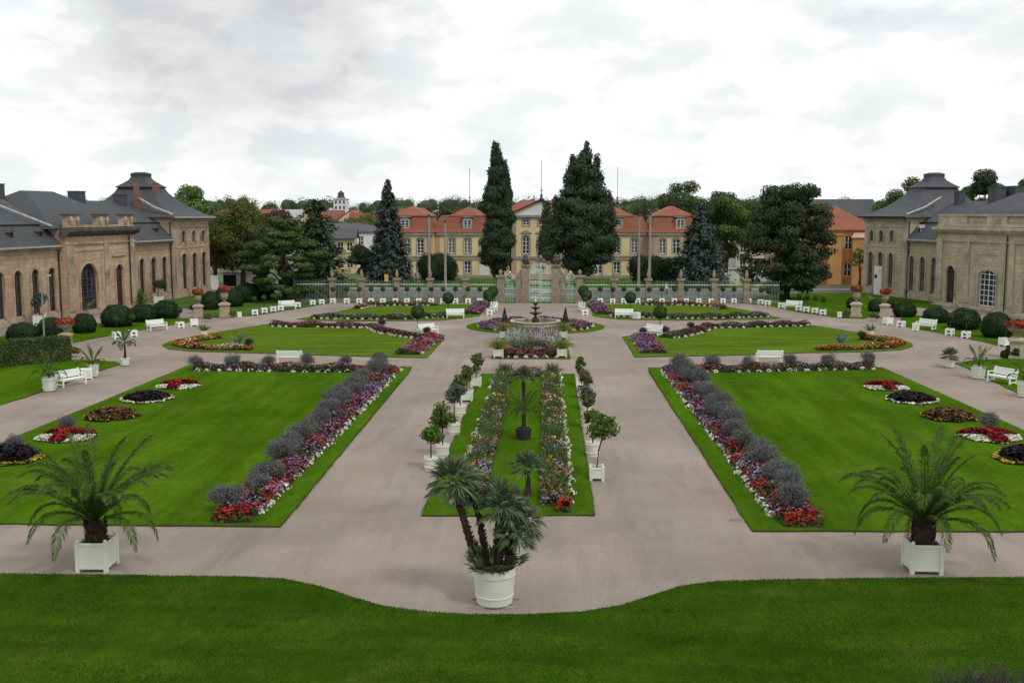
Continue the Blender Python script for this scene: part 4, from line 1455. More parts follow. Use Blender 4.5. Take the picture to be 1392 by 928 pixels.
def bed(label, path, width, blossom, h=.35, edge=None, edge_off=0.0, name='flower_bed', green='bedgreen', dens=1.0, cat='flower bed', fsize=.062, group=None, fden=1.0, closed_cap=False, tall=0):
    P = np.array(path, float)
    o = P.mean(0)
    loc = (o[0], o[1], .055)
    path = P - o
    r = thing(name, label, cat, loc, 0, group)
    # soil mound
    b = MB()
    seg = path[1:] - path[:-1]
    for a, d in zip(path[:-1], seg):
        nr = np.array([-d[1], d[0]]) / np.linalg.norm(d) * width * .52
        b.add([(*(a - nr), 0.004), (*(a + d - nr), .004), (*(a + d + nr), .004), (*(a + nr), .004), (*a, .08), (*(a + d), .08)],
              [(0, 1, 5, 4), (2, 3, 4, 5), (0, 4, 3), (1, 2, 5)])
    b.build('soil', 'soil', r)
    _, _, L = band_pts(path, width, 2)
    area = L * width
    n = int(area * 170 * dens)
    q, s, _ = band_pts(path, width, n)
    prof = np.sqrt(np.clip(1 - (s * .96) ** 2, .05, 1))
    hv = .72 + .45 * np.sin(q[:, 0] * 2.1 + q[:, 1] * 1.7) * .5 + RNG.uniform(-.15, .15, n)
    c = Cards()
    patch_cards(c, q, h * prof * hv * RNG.uniform(.25, .9, n), fsize * 1.15, 0, .8)
    if tall:
        k = int(L * tall)
        qq, _, _ = band_pts(path, width * .7, k)
        A = np.repeat(np.column_stack([qq, np.full(k, .1)]), 14, 0)
        D = RNG.normal(size=(len(A), 3)) * np.array([.5, .5, .3]) + np.array([0, 0, 1])
        c.sprigs(A, D, RNG.uniform(.5, 1.0, len(A)) * h * 1.9, .022)
    tag(link('greenery', c.mesh('greenery', green), r), kind='stuff')
    n = int(area * 190 * dens * fden)
    q, s, _ = band_pts(path, width, n)
    prof = np.sqrt(np.clip(1 - (s * .94) ** 2, .05, 1))
    hv = .8 + .25 * np.sin(q[:, 0] * 2.1 + q[:, 1] * 1.7) + RNG.uniform(-.12, .18, n)
    c = Cards()
    patch_cards(c, q, h * prof * hv + .03, fsize, 0)
    tag(link('blossoms', c.mesh('blossoms', blossom), r), kind='stuff')
    if edge:
        k = along(path, .62, edge_off)
        k = k[RNG.random(len(k)) < .9]
        k = k + RNG.normal(size=k.shape) * .06
        A = np.repeat(k, 26, 0)
        d = rdir(len(A))
        d[:, 2] = np.abs(d[:, 2])
        c = Cards()
        sz = np.repeat(RNG.uniform(.13, .22, len(k)), 26)[:, None]
        c.leaves(np.column_stack([A, np.full(len(A), .02)]) + d * sz * np.array([1, 1, .8]), d + rdir(len(A)) * .3, .06, .8)
        tag(link('white_edging', c.mesh('white_edging', edge), r), kind='stuff')
    return r


# --- ribbon beds of the two big lawns
lr = [(-10.2, 34.2), (-10.1, 45), (-10.05, 56), (-10.0, 67.6)]
bed('long ribbon bed of red and lilac flowers under grey shrubs, right edge of left lawn', lr, 1.5, 'fl_mix', .36, 'fl_white', -.7)
rr_ = [(8.25, 34.3), (8.25, 45), (8.2, 56), (8.15, 67.6)]
bed('long ribbon bed of red and lilac flowers under grey shrubs, left edge of right lawn', rr_, 1.5, 'fl_mix', .36, 'fl_white', .7)
bed('patch of scarlet flowers at the near end of the left lawn ribbon bed', [(-10.85, 33.75), (-9.55, 33.75)], .9, 'fl_red', .38)
bed('patch of scarlet flowers at the near end of the right lawn ribbon bed', [(7.65, 33.85), (8.95, 33.85)], .9, 'fl_red', .38)
bed('low bed of red and purple flowers across the far end of the left lawn', [tuple(g(266, 503)[:2]), tuple(g(380, 504.5)[:2]), tuple(g(497, 505.5)[:2])], 1.3, 'fl_far', .45, 'fl_white', -.62)
bed('low bed of red and purple flowers across the far end of the right lawn', [tuple(g(948, 506)[:2]), tuple(g(1060, 504)[:2]), tuple(g(1186, 501.5)[:2])], 1.3, 'fl_far', .45, 'fl_white', -.62)


# grey feathery shrubs
def shrub_mesh(n, mat, R=.6, z0=.75, seed=0, w=.009, L=.25):
    rr_ = random.Random(seed)
    bl = [(rr_.uniform(-.45, .45) * R, rr_.uniform(-.45, .45) * R, z0 + rr_.uniform(-.35, .3) * R, R * rr_.uniform(.4, .7), R * rr_.uniform(.4, .7), R * rr_.uniform(.4, .65)) for _ in range(6)]
    c = Cards()
    P, d = blob_points(bl, n, .4, 0)
    D = d * .7 + np.array([0, 0, .75]) + rdir(len(P)) * .7
    c.sprigs(P * np.array([.85, .85, .9]), D, RNG.uniform(.3, 1.25, len(P)) * L, w)
    P, d = blob_points(bl, n * 4, .45, 0)
    c.leaves(P, d + rdir(len(P)) * .9, .026, .7)
    return c.mesh('twigs', mat)


sh_meshes = [shrub_mesh(700, 'greyshrub', .62, .72, k) for k in range(5)]
stemm = MB().tube([(0, 0, 0), (.02, 0, .4), (0, 0, .8)], [.035, .03, .02], 6).mesh('stem', 'bark')


def shrub(x, y, label, group=None, sc=1.0, k=0, name='grey_shrub', mesh=None):
    t = thing(name, label, 'shrub', (x, y, .06), random.uniform(0, 6.28), group, sc)
    link('stem', stemm, t)
    link('twigs', mesh or sh_meshes[k % 5], t)
    return t


ordn = ['first', 'second', 'third', 'fourth', 'fifth', 'sixth', 'seventh', 'eighth', 'ninth', 'tenth', 'eleventh', 'twelfth', 'thirteenth', 'fourteenth', 'fifteenth', 'sixteenth', 'seventeenth', 'eighteenth']
ys_l = np.linspace(35.0, 67.2, 18)
for i, y in enumerate(ys_l):
    k = i + 1
    shrub(-10.42 + random.uniform(-.28, .28), y + random.uniform(-.5, .5), f'feathery grey shrub, {ordn[i]} from the near end of left lawn ribbon bed', 'grey shrubs along the left ribbon bed', (random.uniform(.95, 1.4), random.uniform(.95, 1.4), random.uniform(.75, 1.15)), i)
    shrub(8.5 + random.uniform(-.28, .28), y + random.uniform(-.5, .5), f'feathery grey shrub, {ordn[i]} from the near end of right lawn ribbon bed', 'grey shrubs along the right ribbon bed', (random.uniform(1.0, 1.5), random.uniform(1.0, 1.5), random.uniform(.8, 1.2)), i + 2)
for i, pxx in enumerate((265, 317, 365, 417, 469)):
    q = g(pxx, 503.5)
    shrub(q[0], q[1], f'small grey standard shrub, {ordn[i]} from the left in left lawn far bed', 'standard shrubs in the far bed of the left lawn', .88 + .1 * (i % 2), i)
for i, pxx in enumerate((967, 1017, 1073, 1125, 1177)):
    q = g(pxx, 504.5 - i * .6)
    shrub(q[0], q[1], f'small grey standard shrub, {ordn[i]} from the left in right lawn far bed', 'standard shrubs in the far bed of the right lawn', .88 + .1 * ((i + 1) % 2), i)

# --- second row lawns
G2 = lambda *p: [tuple(g(*q)[:2]) for q in p]
bed('purple and red bed along the far edge of the left middle lawn', G2((369, 443.6), (430, 445), (508, 446), (522, 452.5), (550, 457.5), (572, 460)), 1.3, 'fl_far', .42, 'fl_white', -.68)
bed('pink and dark red diagonal bed at the right corner of the left middle lawn', G2((554, 483), (572, 470), (590, 459.5)), 1.9, 'fl_pinkred', .4, 'fl_white', -.85)
bed('orange and red horseshoe bed at the rounded tip of the left middle lawn', G2((297, 460), (262, 464.5), (243, 469.5), (258, 473.8), (290, 475.5), (343, 476)), 1.1, 'fl_orange', .35, 'fl_white', .2)
bed('purple and red bed along the far edge of the right middle lawn', G2((905, 460), (925, 457.5), (948, 452), (962, 446.5), (1020, 445), (1098, 443)), 1.3, 'fl_far', .42, 'fl_white', -.68)
bed('lilac and red diagonal bed at the left corner of the right middle lawn', G2((889, 481), (880, 470), (872, 460)), 1.9, 'fl_purple', .4, 'fl_white', .85)
bed('orange flower horseshoe bed at the rounded tip of the right middle lawn', G2((1172, 461.5), (1200, 464), (1222, 468.5), (1205, 474), (1160, 475.7), (1110, 476.5)), 1.1, 'fl_orange', .35, 'fl_white', -.2)
# --- third row lawns
bed('red and yellow row along the back of the far left lawn', G2((484, 420.5), (505, 416.3), (556, 415.4), (595, 415.6)), 1.0, 'fl_row', .38, 'fl_white', -.5)
bed('dusky row along the front of the far left lawn', G2((425, 433), (500, 434.3), (556, 434.3), (610, 431)), 1.3, 'fl_grey', .45, 'fl_white', -.6)
bed('purple diagonal bed at the right end of the far left lawn', G2((640, 428), (648, 421), (655, 414.8)), 1.7, 'fl_purple', .45)
bed('red and yellow row along the back of the far right lawn', G2((873, 415), (925, 415), (972, 417), (983, 421)), 1.0, 'fl_row', .38, 'fl_white', -.5)
bed('dusky row along the front of the far right lawn', G2((830, 430), (915, 433.3), (985, 433.2), (1042, 430.5)), 1.3, 'fl_grey', .45, 'fl_white', -.6)
bed('purple diagonal bed at the left end of the far right lawn', G2((808, 415), (816, 421.5), (822, 428)), 1.7, 'fl_purple', .45)

# dark shrubs in the beds
dk = shrub_mesh(420, 'darkshrub', .45, .5, 9)
for pxx, py, lab in ((519, 446, 'dark purple bush at the bend of the left middle bed'), (581, 457, 'dark purple bush beside the left ball tree pot'), (339, 474, 'dark bush by the agave on the left middle lawn'),
                     (939, 450, 'dark purple bush at the bend of the right middle bed'), (874, 458, 'dark bush at the top of the lilac corner bed'), (904, 456, 'dark purple bush behind the right ball tree pot'),
                     (1171, 463, 'dark bush at the start of the orange horseshoe bed')):
    q = g(pxx, py)
    shrub(q[0], q[1], lab, None, .95, name='dark_shrub', mesh=dk)

# --- central rectangle
bed('tall mixed flower strip along the left side of the central lawn', [(-2.62, 35.6), (-2.56, 45), (-2.53, 56), (-2.5, 66)], 1.0, 'fl_strip', .42, 'fl_white', .5, dens=1.1, tall=5, fden=.8)
bed('tall mixed flower strip along the right side of the central lawn', [(.35, 35.6), (.38, 45), (.34, 56), (.34, 66)], 1.0, 'fl_strip', .42, 'fl_white', -.5, dens=1.1, tall=5, fden=.8)
bed('short flower row closing the far end of the central lawn', [(-2.0, 65.2), (-.2, 65.25)], 1.1, 'fl_strip', .45)
bed('patch of crimson flowers ending the right central strip', [(.45, 35.1), (.9, 35.1)], .55, 'fl_red', .38, fsize=.1)

# --- round bed
ringp = lambda r0, a0, a1, n=14: [(FX + r0 * math.cos(a0 + (a1 - a0) * k / n), FY + r0 * math.sin(a0 + (a1 - a0) * k / n)) for k in range(n + 1)]
bed('purple and lilac flower ring round the fountain basin, left half', ringp(4.15, PI * .52, PI * 1.36), 1.9, 'fl_purple', .42, 'fl_white', -.95)
bed('purple and pink flower ring round the fountain basin, right half', ringp(4.15, -PI * .36, PI * .48), 1.9, 'fl_purple', .42, 'fl_white', -.95)
bed('red and orange flower row at the near end of the fountain bed', [(-3.0, 74.4), (1.0, 74.5)], 1.9, 'fl_pinkred', .5, 'fl_white', -.95, tall=2)
bed('green and purple foliage row in the middle of the fountain bed', [(-3.0, 76.9), (1.0, 77.0)], 2.2, 'fl_grey', .62, tall=4)
bed('silver leaved planting filling the fountain bed', [(-3.1, 81.5), (1.2, 81.6)], 6.4, 'fl_grey', .75, green='silver', dens=.9, fden=.25, tall=6)
bed('low lilac flower row before the fountain basin', [(-3.0, 87.0), (1.2, 87.1)], 2.2, 'fl_purple', .5)


# --- star beds on the lawns
def star_bed(px, py, r, lab, kind, z=0):
    q = g(px, py)
    t = thing('flower_bed', lab, 'flower bed', (q[0], q[1], .058), 0)
    c = MB()
    c.lathe([(r * .93, .003), (r * .88, .05)], 24)
    c.build('soil', 'soil', t)

    def disc(n, rr0, rr1, h, mat, size, name, lob=0, ph=0):
        a = RNG.uniform(0, 2 * PI, n)
        d = np.sqrt(RNG.uniform(rr0 ** 2, rr1 ** 2, n)) * r * (1 + .05 * np.sin(a * 3 + px) + .04 * np.sin(a * 7))
        if lob:
            k = np.abs(((a - ph) / (2 * PI / lob)) % 1 - .5) * 2   # 0 mid
            keep = (1 - k) * r * 1.02 > -1
            w = .17 * r + .10 * d
            ang = (((a - ph) / (2 * PI / lob)) % 1 - .5) * (2 * PI / lob)
            keep = np.abs(np.sin(ang) * d) < w
            a, d = a[keep], d[keep]
        P = np.stack([d * np.cos(a), d * np.sin(a)], 1)
        zz = h * np.sqrt(np.clip(1.03 - (d / r / rr1) ** 2, .08, 1)) * RNG.uniform(.55, 1.05, len(a)) + .03
        cc = Cards()
        patch_cards(cc, P, zz, size)
        tag(link(name, cc.mesh(name, mat), t), kind='stuff')
    if kind == 'red':
        disc(1900, 0, 1, .12, 'fl_white', .06, 'white_flowers')
        disc(4200, 0, .98, .36, 'fl_red', .065, 'red_flowers', 3, -PI / 2 - PI / 3)
        disc(1400, 0, .98, .24, 'bedgreen', .07, 'greenery', 3, -PI / 2 - PI / 3)
    elif kind == 'black':
        disc(2600, 0, .92, .38, 'fl_black', .09, 'dark_foliage')
        disc(500, .9, 1.06, .14, 'fl_white', .07, 'white_flowers')
    elif kind == 'brown':
        disc(2300, 0, .95, .4, 'fl_brown', .085, 'russet_foliage')
        disc(330, .55, 1.02, .3, 'fl_yellow', .07, 'yellow_flowers')
        disc(500, .2, 1.0, .3, 'bedgreen', .08, 'greenery')
    else:
        disc(2600, 0, .86, .5, 'fl_black', .09, 'dark_foliage')
        disc(900, .82, 1.05, .16, 'fl_yellow', .07, 'yellow_flowers')
    return t


star_bed(243, 526.5, 1.25, 'red and white star bed near the far end of left lawn', 'red')
star_bed(200, 544, 1.3, 'black leaved round bed edged white on left lawn', 'black')
star_bed(152, 568, 1.3, 'russet bed with yellow flowers on left lawn', 'brown')
star_bed(92, 596, 1.3, 'red and white star bed with grey shrub on left lawn', 'red')
star_bed(10, 625, 1.4, 'dark bed with yellow edge at left end of left lawn', 'dark')
star_bed(1203, 528, 1.25, 'red and white star bed near the far end of right lawn', 'red')
star_bed(1239, 545.5, 1.3, 'black leaved round bed edged white on right lawn', 'black')
star_bed(1290, 569, 1.3, 'russet bed with yellow flowers on right lawn', 'brown')
star_bed(1345, 596, 1.35, 'red and white star bed with grey shrub on right lawn', 'red')
star_bed(1398, 626, 1.3, 'dark bed with yellow edge at right end of right lawn', 'dark')
q = g(92, 592)
shrub(q[0], q[1], 'grey shrub rising from the near red star bed on left lawn', None, .8)
q = g(1345, 591)
shrub(q[0], q[1], 'grey shrub rising from the near red star bed on right lawn', None, .95)
q = g(15, 622)
shrub(q[0], q[1] + .3, 'grey shrub rising from the dark yellow edged bed on left lawn', None, .8)


# --- agaves
def agave(px, py, lab):
    q = g(px, py)
    c = Cards()
    n = 26
    a = RNG.uniform(0, 2 * PI, n)
    el = RNG.uniform(.35, 1.35, n)
    D = np.stack([np.cos(a) * np.cos(el), np.sin(a) * np.cos(el), np.sin(el)], 1)
    c.sprigs(np.tile([0, 0, .05], (n, 1)), D, RNG.uniform(.8, 1.15, n), .06)
    t = link('agave', c.mesh('agave', 'agave'), None, (q[0], q[1], .06))
    return tag(t, lab, 'agave')


agave(325, 470, 'spiky blue grey agave on the left middle lawn')
agave(1143, 469, 'spiky blue grey agave on the right middle lawn')


# --- palms -----------------------------------------------------------
def frond_mesh(L, rise, droop, nl=100, ll=.40, w=.0135, mat='date', seed=0):
    """pinnate leaf along +x with arching rib"""
    rr = np.random.default_rng(seed)
    t = np.linspace(0, 1, nl)
    X = L * (t - .12 * t ** 3 * droop)
    Z = rise * L * t - droop * L * .55 * t ** 2.3
    rib = np.stack([X, 0 * X, Z], 1)
    tan = unit(np.gradient(rib, axis=0))
    c = Cards()
    for s in (-1, 1):
        P = rib[6:]
        T = tan[6:]
        prof = np.clip(np.sin(np.linspace(.18, 1, nl - 6) * PI * .93), .12, 1)
        D = T * .95 + np.array([0, s * .72, .22]) + rr.normal(size=P.shape) * .1
        c.sprigs(P, D, ll * prof * rr.uniform(.8, 1.15, len(P)), w, 0, .36)
    q = []
    wd = .03 * (1 - t * .85) * (L / 2.2)
    for i in range(nl - 1):
        a, b = rib[i], rib[i + 1]
        q += [a + [0, wd[i], 0], a - [0, wd[i], 0], b - [0, wd[i + 1], 0], b + [0, wd[i + 1], 0]]
        q += [a + [0, 0, -wd[i]], a + [0, 0, wd[i] * .3], b + [0, 0, wd[i + 1] * .3], b + [0, 0, -wd[i + 1]]]
    c.solid(q)
    return c.mesh('frond', mat)


def place_frond(par, me, z, az, el, sc=1.0, roll=0.0):
    o = link('frond', me, par)
    o.location = (0, 0, z)
    o.rotation_euler = (roll, -el, az)
    o.scale = (sc,) * 3
    return o


def planter_box(par, w, h, white='white', legs=.09, knobs=True):
    b = MB()
    hw = w / 2
    t = .045
    b.box(-hw, hw, -hw, -hw + t, legs, h)
    b.box(-hw, hw, hw - t, hw, legs, h)
    b.box(-hw, -hw + t, -hw + t, hw - t, legs, h)
    b.box(hw - t, hw, -hw + t, hw - t, legs, h)
    b.box(-hw + t, hw - t, -hw + t, hw - t, legs, legs + .03)
    for sx in (-1, 1):
        for sy in (-1, 1):
            x, y = sx * (hw - .035), sy * (hw - .035)
            b.box(x - .055, x + .055, y - .055, y + .055, 0.0, h + .02)
            if knobs:
                b.lathe([(.035, h + .02), (.055, h + .06), (.03, h + .1)], 8, (x, y, 0))
    for s in (-1, 1):
        b.box(-hw - .012, hw + .012, s * hw - .016, s * hw + .016, h - .075, h - .015)
        b.box(s * hw - .016, s * hw + .016, -hw - .012, hw + .012, h - .0755, h - .0155)
        b.box(-hw - .01, hw + .01, s * hw - .013, s * hw + .013, legs + .02, legs + .08)
        b.box(s * hw - .013, s * hw + .013, -hw - .01, hw + .01, legs + .0205, legs + .0805)
    b.build('planter_box', white, par)
    s = MB()
    s.box(-hw + t + .003, hw - t - .003, -hw + t + .003, hw - t - .003, h - .16, h - .09)
    s.build('soil', 'soil', par)


def round_tub(par, r, h, band=True, taper=.88, white='white'):
    b = MB()
    pr = [(r * taper, 0.0), (r * taper, .03), (r * .99, h * .86), (r, h), (r * .93, h), (r * .92, h - .1)]
    b.lathe(pr, 24)
    tb = b.build('tub', white, par, smooth=False)
    if band:
        b = MB()
        for z in (h * .22, h * .80):
            rr0 = r * (taper + (.99 - taper) * z / (h * .86)) + .008
            b.lathe([(rr0, z), (rr0 + .012, z + .005), (rr0 + .012, z + .04), (rr0, z + .045)], 24)
        b.build('hoop', 'white', tb)
    s = MB()
    s.lathe([(r * .9, h - .13), (r * .9, h - .09)], 16)
    s.build('soil', 'soil', par)


def date_palm(label, x, y, rz, seed, boxed=.86, bh=.84, nf=40, L=2.5, trunk=.66):
    t = thing('potted_palm', label, 'palm', (x, y, .004), rz)
    planter_box(t, boxed, bh)
    b = MB()
    z = bh - .1
    b.lathe([(.2, z), (.27, z + .12), (.29, z + .3), (.24, z + trunk * .8), (.12, z + trunk)], 14)
    c0 = b.build('trunk', 'palmbark', t)
    # leaf base stubs
    c = Cards()
    n = 90
    a = RNG.uniform(0, 2 * PI, n)
    zz = z + RNG.uniform(.08, trunk, n)
    c.sprigs(np.stack([.24 * np.cos(a), .24 * np.sin(a), zz], 1), np.stack([np.cos(a) * .6, np.sin(a) * .6, np.ones(n)], 1), .2, .045)
    link('leaf_bases', c.mesh('leaf_bases', 'palmbark'), c0)
    ms = [frond_mesh(L, 1.15, .8, seed=seed), frond_mesh(L * 1.05, 1.0, 1.25, seed=seed + 1), frond_mesh(L, .75, 1.5, seed=seed + 2)]
    rr = random.Random(seed)
    for i in range(nf):
        f = i / nf
        az = i * 2.39996 + rr.uniform(-.2, .2)
        if f < .22:
            place_frond(t, ms[0], z + trunk, az, rr.uniform(.25, .62), rr.uniform(.75, 1.0))
        elif f < .8:
            place_frond(t, ms[1], z + trunk * .95, az, rr.uniform(-.02, .3), rr.uniform(.85, 1.08))
        else:
            place_frond(t, ms[2], z + trunk * .9, az, rr.uniform(-.22, .05), rr.uniform(.82, 1.02))
    dry = frond_mesh(L * .8, .6, 1.6, mat='drypalm', seed=seed + 5)
    for k in range(1):
        place_frond(t, dry, z + trunk * .75, seed + k * 2.2, -.25 - .08 * k, .8)
    return t


q = g(126, 777)
date_palm('big date palm in white square box at the left of the near path', q[0], q[1] + .35, .02, 21)
q = g(1259, 780)
date_palm('big date palm in white square box at the right of the near path', q[0], q[1] + .35, -.03, 33)


def fan_leaf(c, base, D, R, spread=2.4, nseg=15):
    """palmate leaf: petiole tip at base, facing D"""
    D = D / np.linalg.norm(D)
    up = np.array([0, 0, 1.0])
    s = np.cross(D, up)
    s = s / max(np.linalg.norm(s), 1e-3)
    n = np.cross(s, D)
    a = np.linspace(-spread / 2, spread / 2, nseg)
    dirs = np.outer(np.cos(a), D) + np.outer(np.sin(a), s) + n * .10 + RNG.normal(size=(nseg, 3)) * .05
    L = R * (1 - .22 * np.abs(a / (spread / 2)) ** 2) * RNG.uniform(.9, 1.1, nseg)
    c.sprigs(np.tile(base, (nseg, 1)), dirs, L, R * .055, 0, .18)


def fan_crown(n, R, pet, up=.3, mat='fan', low=-.6):
    c = Cards()
    for i in range(n):
        a = i * 2.39996 + RNG.uniform(-.3, .3)
        el = low + (1.45 - low) * ((i + .5) / n) ** .9
        D = np.array([math.cos(a) * math.cos(el), math.sin(a) * math.cos(el), math.sin(el)])
        b = D * pet * RNG.uniform(.6, 1.05)
        c.sprigs(np.zeros((1, 3)), D[None], np.array([np.linalg.norm(b)]), .014)
        D2 = D + np.array([0, 0, -.35 if el < .5 else .1]) + RNG.normal(size=3) * .15
        fan_leaf(c, b, D2, R * RNG.uniform(.8, 1.1))
    return c.mesh('crown', mat)


# big fan palm with several trunks, centre foreground
q = g(672, 822)
t = thing('potted_palm', 'large many stemmed fan palm in big round white tub at centre foreground', 'palm', (q[0], q[1] + .1, .004))
b = MB()
b.box(-.62, .62, -.36, -.28, 0.0, .045)
b.box(-.62, .62, .28, .36, 0.0, .045)
b.box(-.3, .3, -.28, .28, 0.0, .04)
b.build('stand', 'concrete', t)
r_, h_ = .56, .96
b = MB()
b.lathe([(.455, .05), (.46, .08), (.545, .82), (.56, 1.0), (.52, 1.0), (.51, .9)], 32)
tb = b.build('tub', 'white', t, smooth=True)
b = MB()
for z in (.25, .80):
    rr0 = .46 + (.545 - .46) * (z - .08) / .74 + .006
    b.lathe([(rr0, z), (rr0 + .012, z + .005), (rr0 + .013, z + .04), (rr0 + .002, z + .045)], 32)
b.build('hoop', 'white', tb)
b = MB()
b.lathe([(.505, .86), (.505, .92)], 20)
b.build('soil', 'soil', t)
stems = [((-.38, .1), (-.9, .15, 2.55), (-1.05, .2, 3.1), .095, 1.18), ((-.18, .2), (-.42, .35, 2.2), (-.62, .4, 2.75), .075, .72), ((.03, .25), (.08, .3, 2.3), (.1, .3, 2.75), .07, .8),
         ((.12, -.05), (.2, -.1, 2.1), (.28, -.15, 2.55), .085, 1.05), ((.3, .1), (.5, .05, 1.9), (.66, 0, 2.2), .09, .9), ((.34, -.2), (.5, -.25, 1.5), (.58, -.3, 1.9), .07, .85),
         ]
for (x, y), m, e, r0, s in stems:
    b = MB()
    pts = [(x, y, .85), (x + (m[0] - x) * .35, y + (m[1] - y) * .4, 1.35), m, e]
    b.tube(pts, [r0 * 1.05, r0, r0 * .95, r0 * .9], 8)
    st = b.build('trunk', 'palmbark', t)
    c = Cards()
    nn = 110
    tt = RNG.uniform(0, 1, nn)
    pp = np.array([np.array(pts[1]) + (np.array(m) - np.array(pts[1])) * k for k in tt])
    a = RNG.uniform(0, 2 * PI, nn)
    dd = np.stack([np.cos(a), np.sin(a), np.zeros(nn)], 1)
    c.sprigs(pp + dd * r0 * .85, dd * .5 + [0, 0, .8], .1, .025)
    link('leaf_bases', c.mesh('leaf_bases', 'palmbark'), st)
    link('crown', fan_crown(34, .48 * s, .36 * s), t, e)
c = Cards()
for i in range(46):
    a = RNG.uniform(0, 2 * PI)
    r0 = RNG.uniform(.1, .42)
    el = RNG.uniform(.15, 1.3)
    D = np.array([math.cos(a) * math.cos(el), math.sin(a) * math.cos(el), math.sin(el)])
    P0 = np.array([math.cos(a) * r0, math.sin(a) * r0, .93])
    P1 = P0 + D * RNG.uniform(.15, .45)
    c.sprigs(P0[None], D[None], np.array([.4]), .012)
    fan_leaf(c, P1, D, .38)
link('base_leaves', c.mesh('base_leaves', 'fan'), t)


# small palms in tubs beside the side paths
def tub_palm(label, px, py, r, h, kind, trunk=0.1, L=1.2, nf=18, square=False, seed=1, sc=1.0, leaf='date', name='potted_palm'):
    q = g(px, py)
    t = thing(name, label, 'palm', (q[0], q[1] + r, .05), 0, None, sc)
    if square:
        planter_box(t, r * 2, h, knobs=False)
    else:
        round_tub(t, r, h)
    b = MB()
    b.tube([(0, 0, h - .12), (.03, 0, h + trunk * .5), (0, 0, h + trunk)], [.09, .07, .06], 7)
    b.build('trunk', 'palmbark', t)
    if kind == 'fan':
        link('fronds', fan_crown(nf, .36 * L, .3 * L, low=-.3), t, (0, 0, h + trunk))
    else:
        rr = random.Random(seed)
        ms = [frond_mesh(L, 1.1, .6, 30, .26, .02, leaf, seed), frond_mesh(L, .8, 1.3, 30, .26, .02, leaf, seed + 1)]
        for i in range(nf):
            f = i / nf
            place_frond(t, ms[0] if f < .5 else ms[1], h + trunk, i * 2.4 + rr.random() * .3, (.5 - .9 * f) + rr.uniform(-.15, .15), rr.uniform(.8, 1.05))
    return t


tub_palm('bushy palm in white round tub left of the white bench on the left path', 63, 533, .38, .75, 'date', .1, 1.35, 20, seed=41)
tub_palm('low spreading palm in white round tub right of the white bench on the left path', 123, 513, .37, .72, 'date', .05, 1.1, 16, seed=42)
tub_palm('small palm with slender trunk in white tub at the left path fork', 168, 498, .28, .48, 'date', .9, .95, 16, seed=43)
tub_palm('fan palm in white tub at the right path fork', 1293, 500.5, .29, .55, 'fan', .1, 1.25, 30, seed=44)
tub_palm('spreading palm in wide white round tub on the right path', 1333, 516, .42, .75, 'date', .1, 1.15, 16, seed=45)
tub_palm('palm in white round tub at the right photo edge by the bench', 1397, 541, .40, .8, 'date', .2, 1.1, 12, seed=46)

# palms standing on the central lawn
def lawn_palm(label, px, py, kind, trunk, L, nf, tub=True, seed=1):
    q = g(px, py)
    t = thing('palm', label, 'palm', (q[0], q[1], .055))
    if tub:
        b = MB()
        b.lathe([(.3, 0), (.36, .42), (.36, .5), (.31, .5), (.3, .42)], 16)
        b.build('tub', 'darkiron', t)
    z = .4 if tub else 0
    b = MB()
    b.tube([(0, 0, z), (.02, .02, z + trunk * .5), (0, 0, z + trunk)], [.14, .085, .1], 8)
    b.build('trunk', 'palmbark', t)
    if kind == 'fan':
        link('fronds', fan_crown(nf, .4 * L, .3 * L, low=-.1), t, (0, 0, z + trunk))
    else:
        rr = random.Random(seed)
        ms = [frond_mesh(L, 1.0, .8, 34, .22, .018, 'date', seed), frond_mesh(L, .7, 1.4, 34, .22, .018, 'date', seed + 1)]
        for i in range(nf):
            f = i / nf
            place_frond(t, ms[0] if f < .5 else ms[1], z + trunk, i * 2.4 + rr.random() * .3, (.45 - .75 * f) + rr.uniform(-.15, .15), rr.uniform(.8, 1.05))
    return t


lawn_palm('palm in dark round tub in the middle of the central lawn', 711.5, 598, 'date', .75, 1.3, 20, seed=51)
lawn_palm('slim palm with thick dark trunk further back on the central lawn', 711.5, 553, 'fan', 1.45, 1.3, 26, False, 52)
lawn_palm('fan palm behind the big foreground palm on the central lawn', 717, 676, 'fan', .95, 1.25, 34, False, 53)


# yucca and grassy pots
def tuft_mesh(n, L, w, spread, mat, droop=.25):
    c = Cards()
    D = RNG.normal(size=(n, 3)) * np.array([spread, spread, .2]) + np.array([0, 0, 1])
    c.sprigs(RNG.normal(size=(n, 3)) * np.array([.05, .05, 0]), D, RNG.uniform(.6, 1.1, n) * L, w, 0, droop)
    return c.mesh('blades', mat)


ym = tuft_mesh(70, .95, .022, .75, 'bedgreen', .1)
for pxx, lab in ((687, 'spiky yucca at the far left corner of the central lawn'), (751, 'spiky yucca at the far right corner of the central lawn')):
    q = g(pxx, 513)
    tag(link('yucca', ym, None, (q[0], q[1], .3), random.random() * 6), lab, 'yucca')
gm = tuft_mesh(300, 1.55, .016, .75, 'reed', .38)
for pxx, py, lab in ((677.5, 487.5, 'near left'), (764, 487, 'near right'), (685.5, 461.5, 'far left'), (765, 461.5, 'far right')):
    q = g(pxx, py)
    t = thing('potted_grass', f'yellow green grass tuft in white box at the {lab} corner of the fountain bed', 'pot plant', (q[0], q[1] + .35, .06))
    planter_box(t, .66, .58, knobs=False)
    link('blades', gm, t, (0, 0, .5))


# potted plants by the left and right lawns
def pot_plant(label, px, py, r, h, mesh, square=False, z=.05, up=0.0):
    q = g(px, py)
    t = thing('potted_plant', label, 'pot plant', (q[0], q[1] + r, z))
    (planter_box(t, 2 * r, h, knobs=False) if square else round_tub(t, r, h, band=False))
    link('leaves', mesh, t, (0, 0, h - .08 + up))
    return t


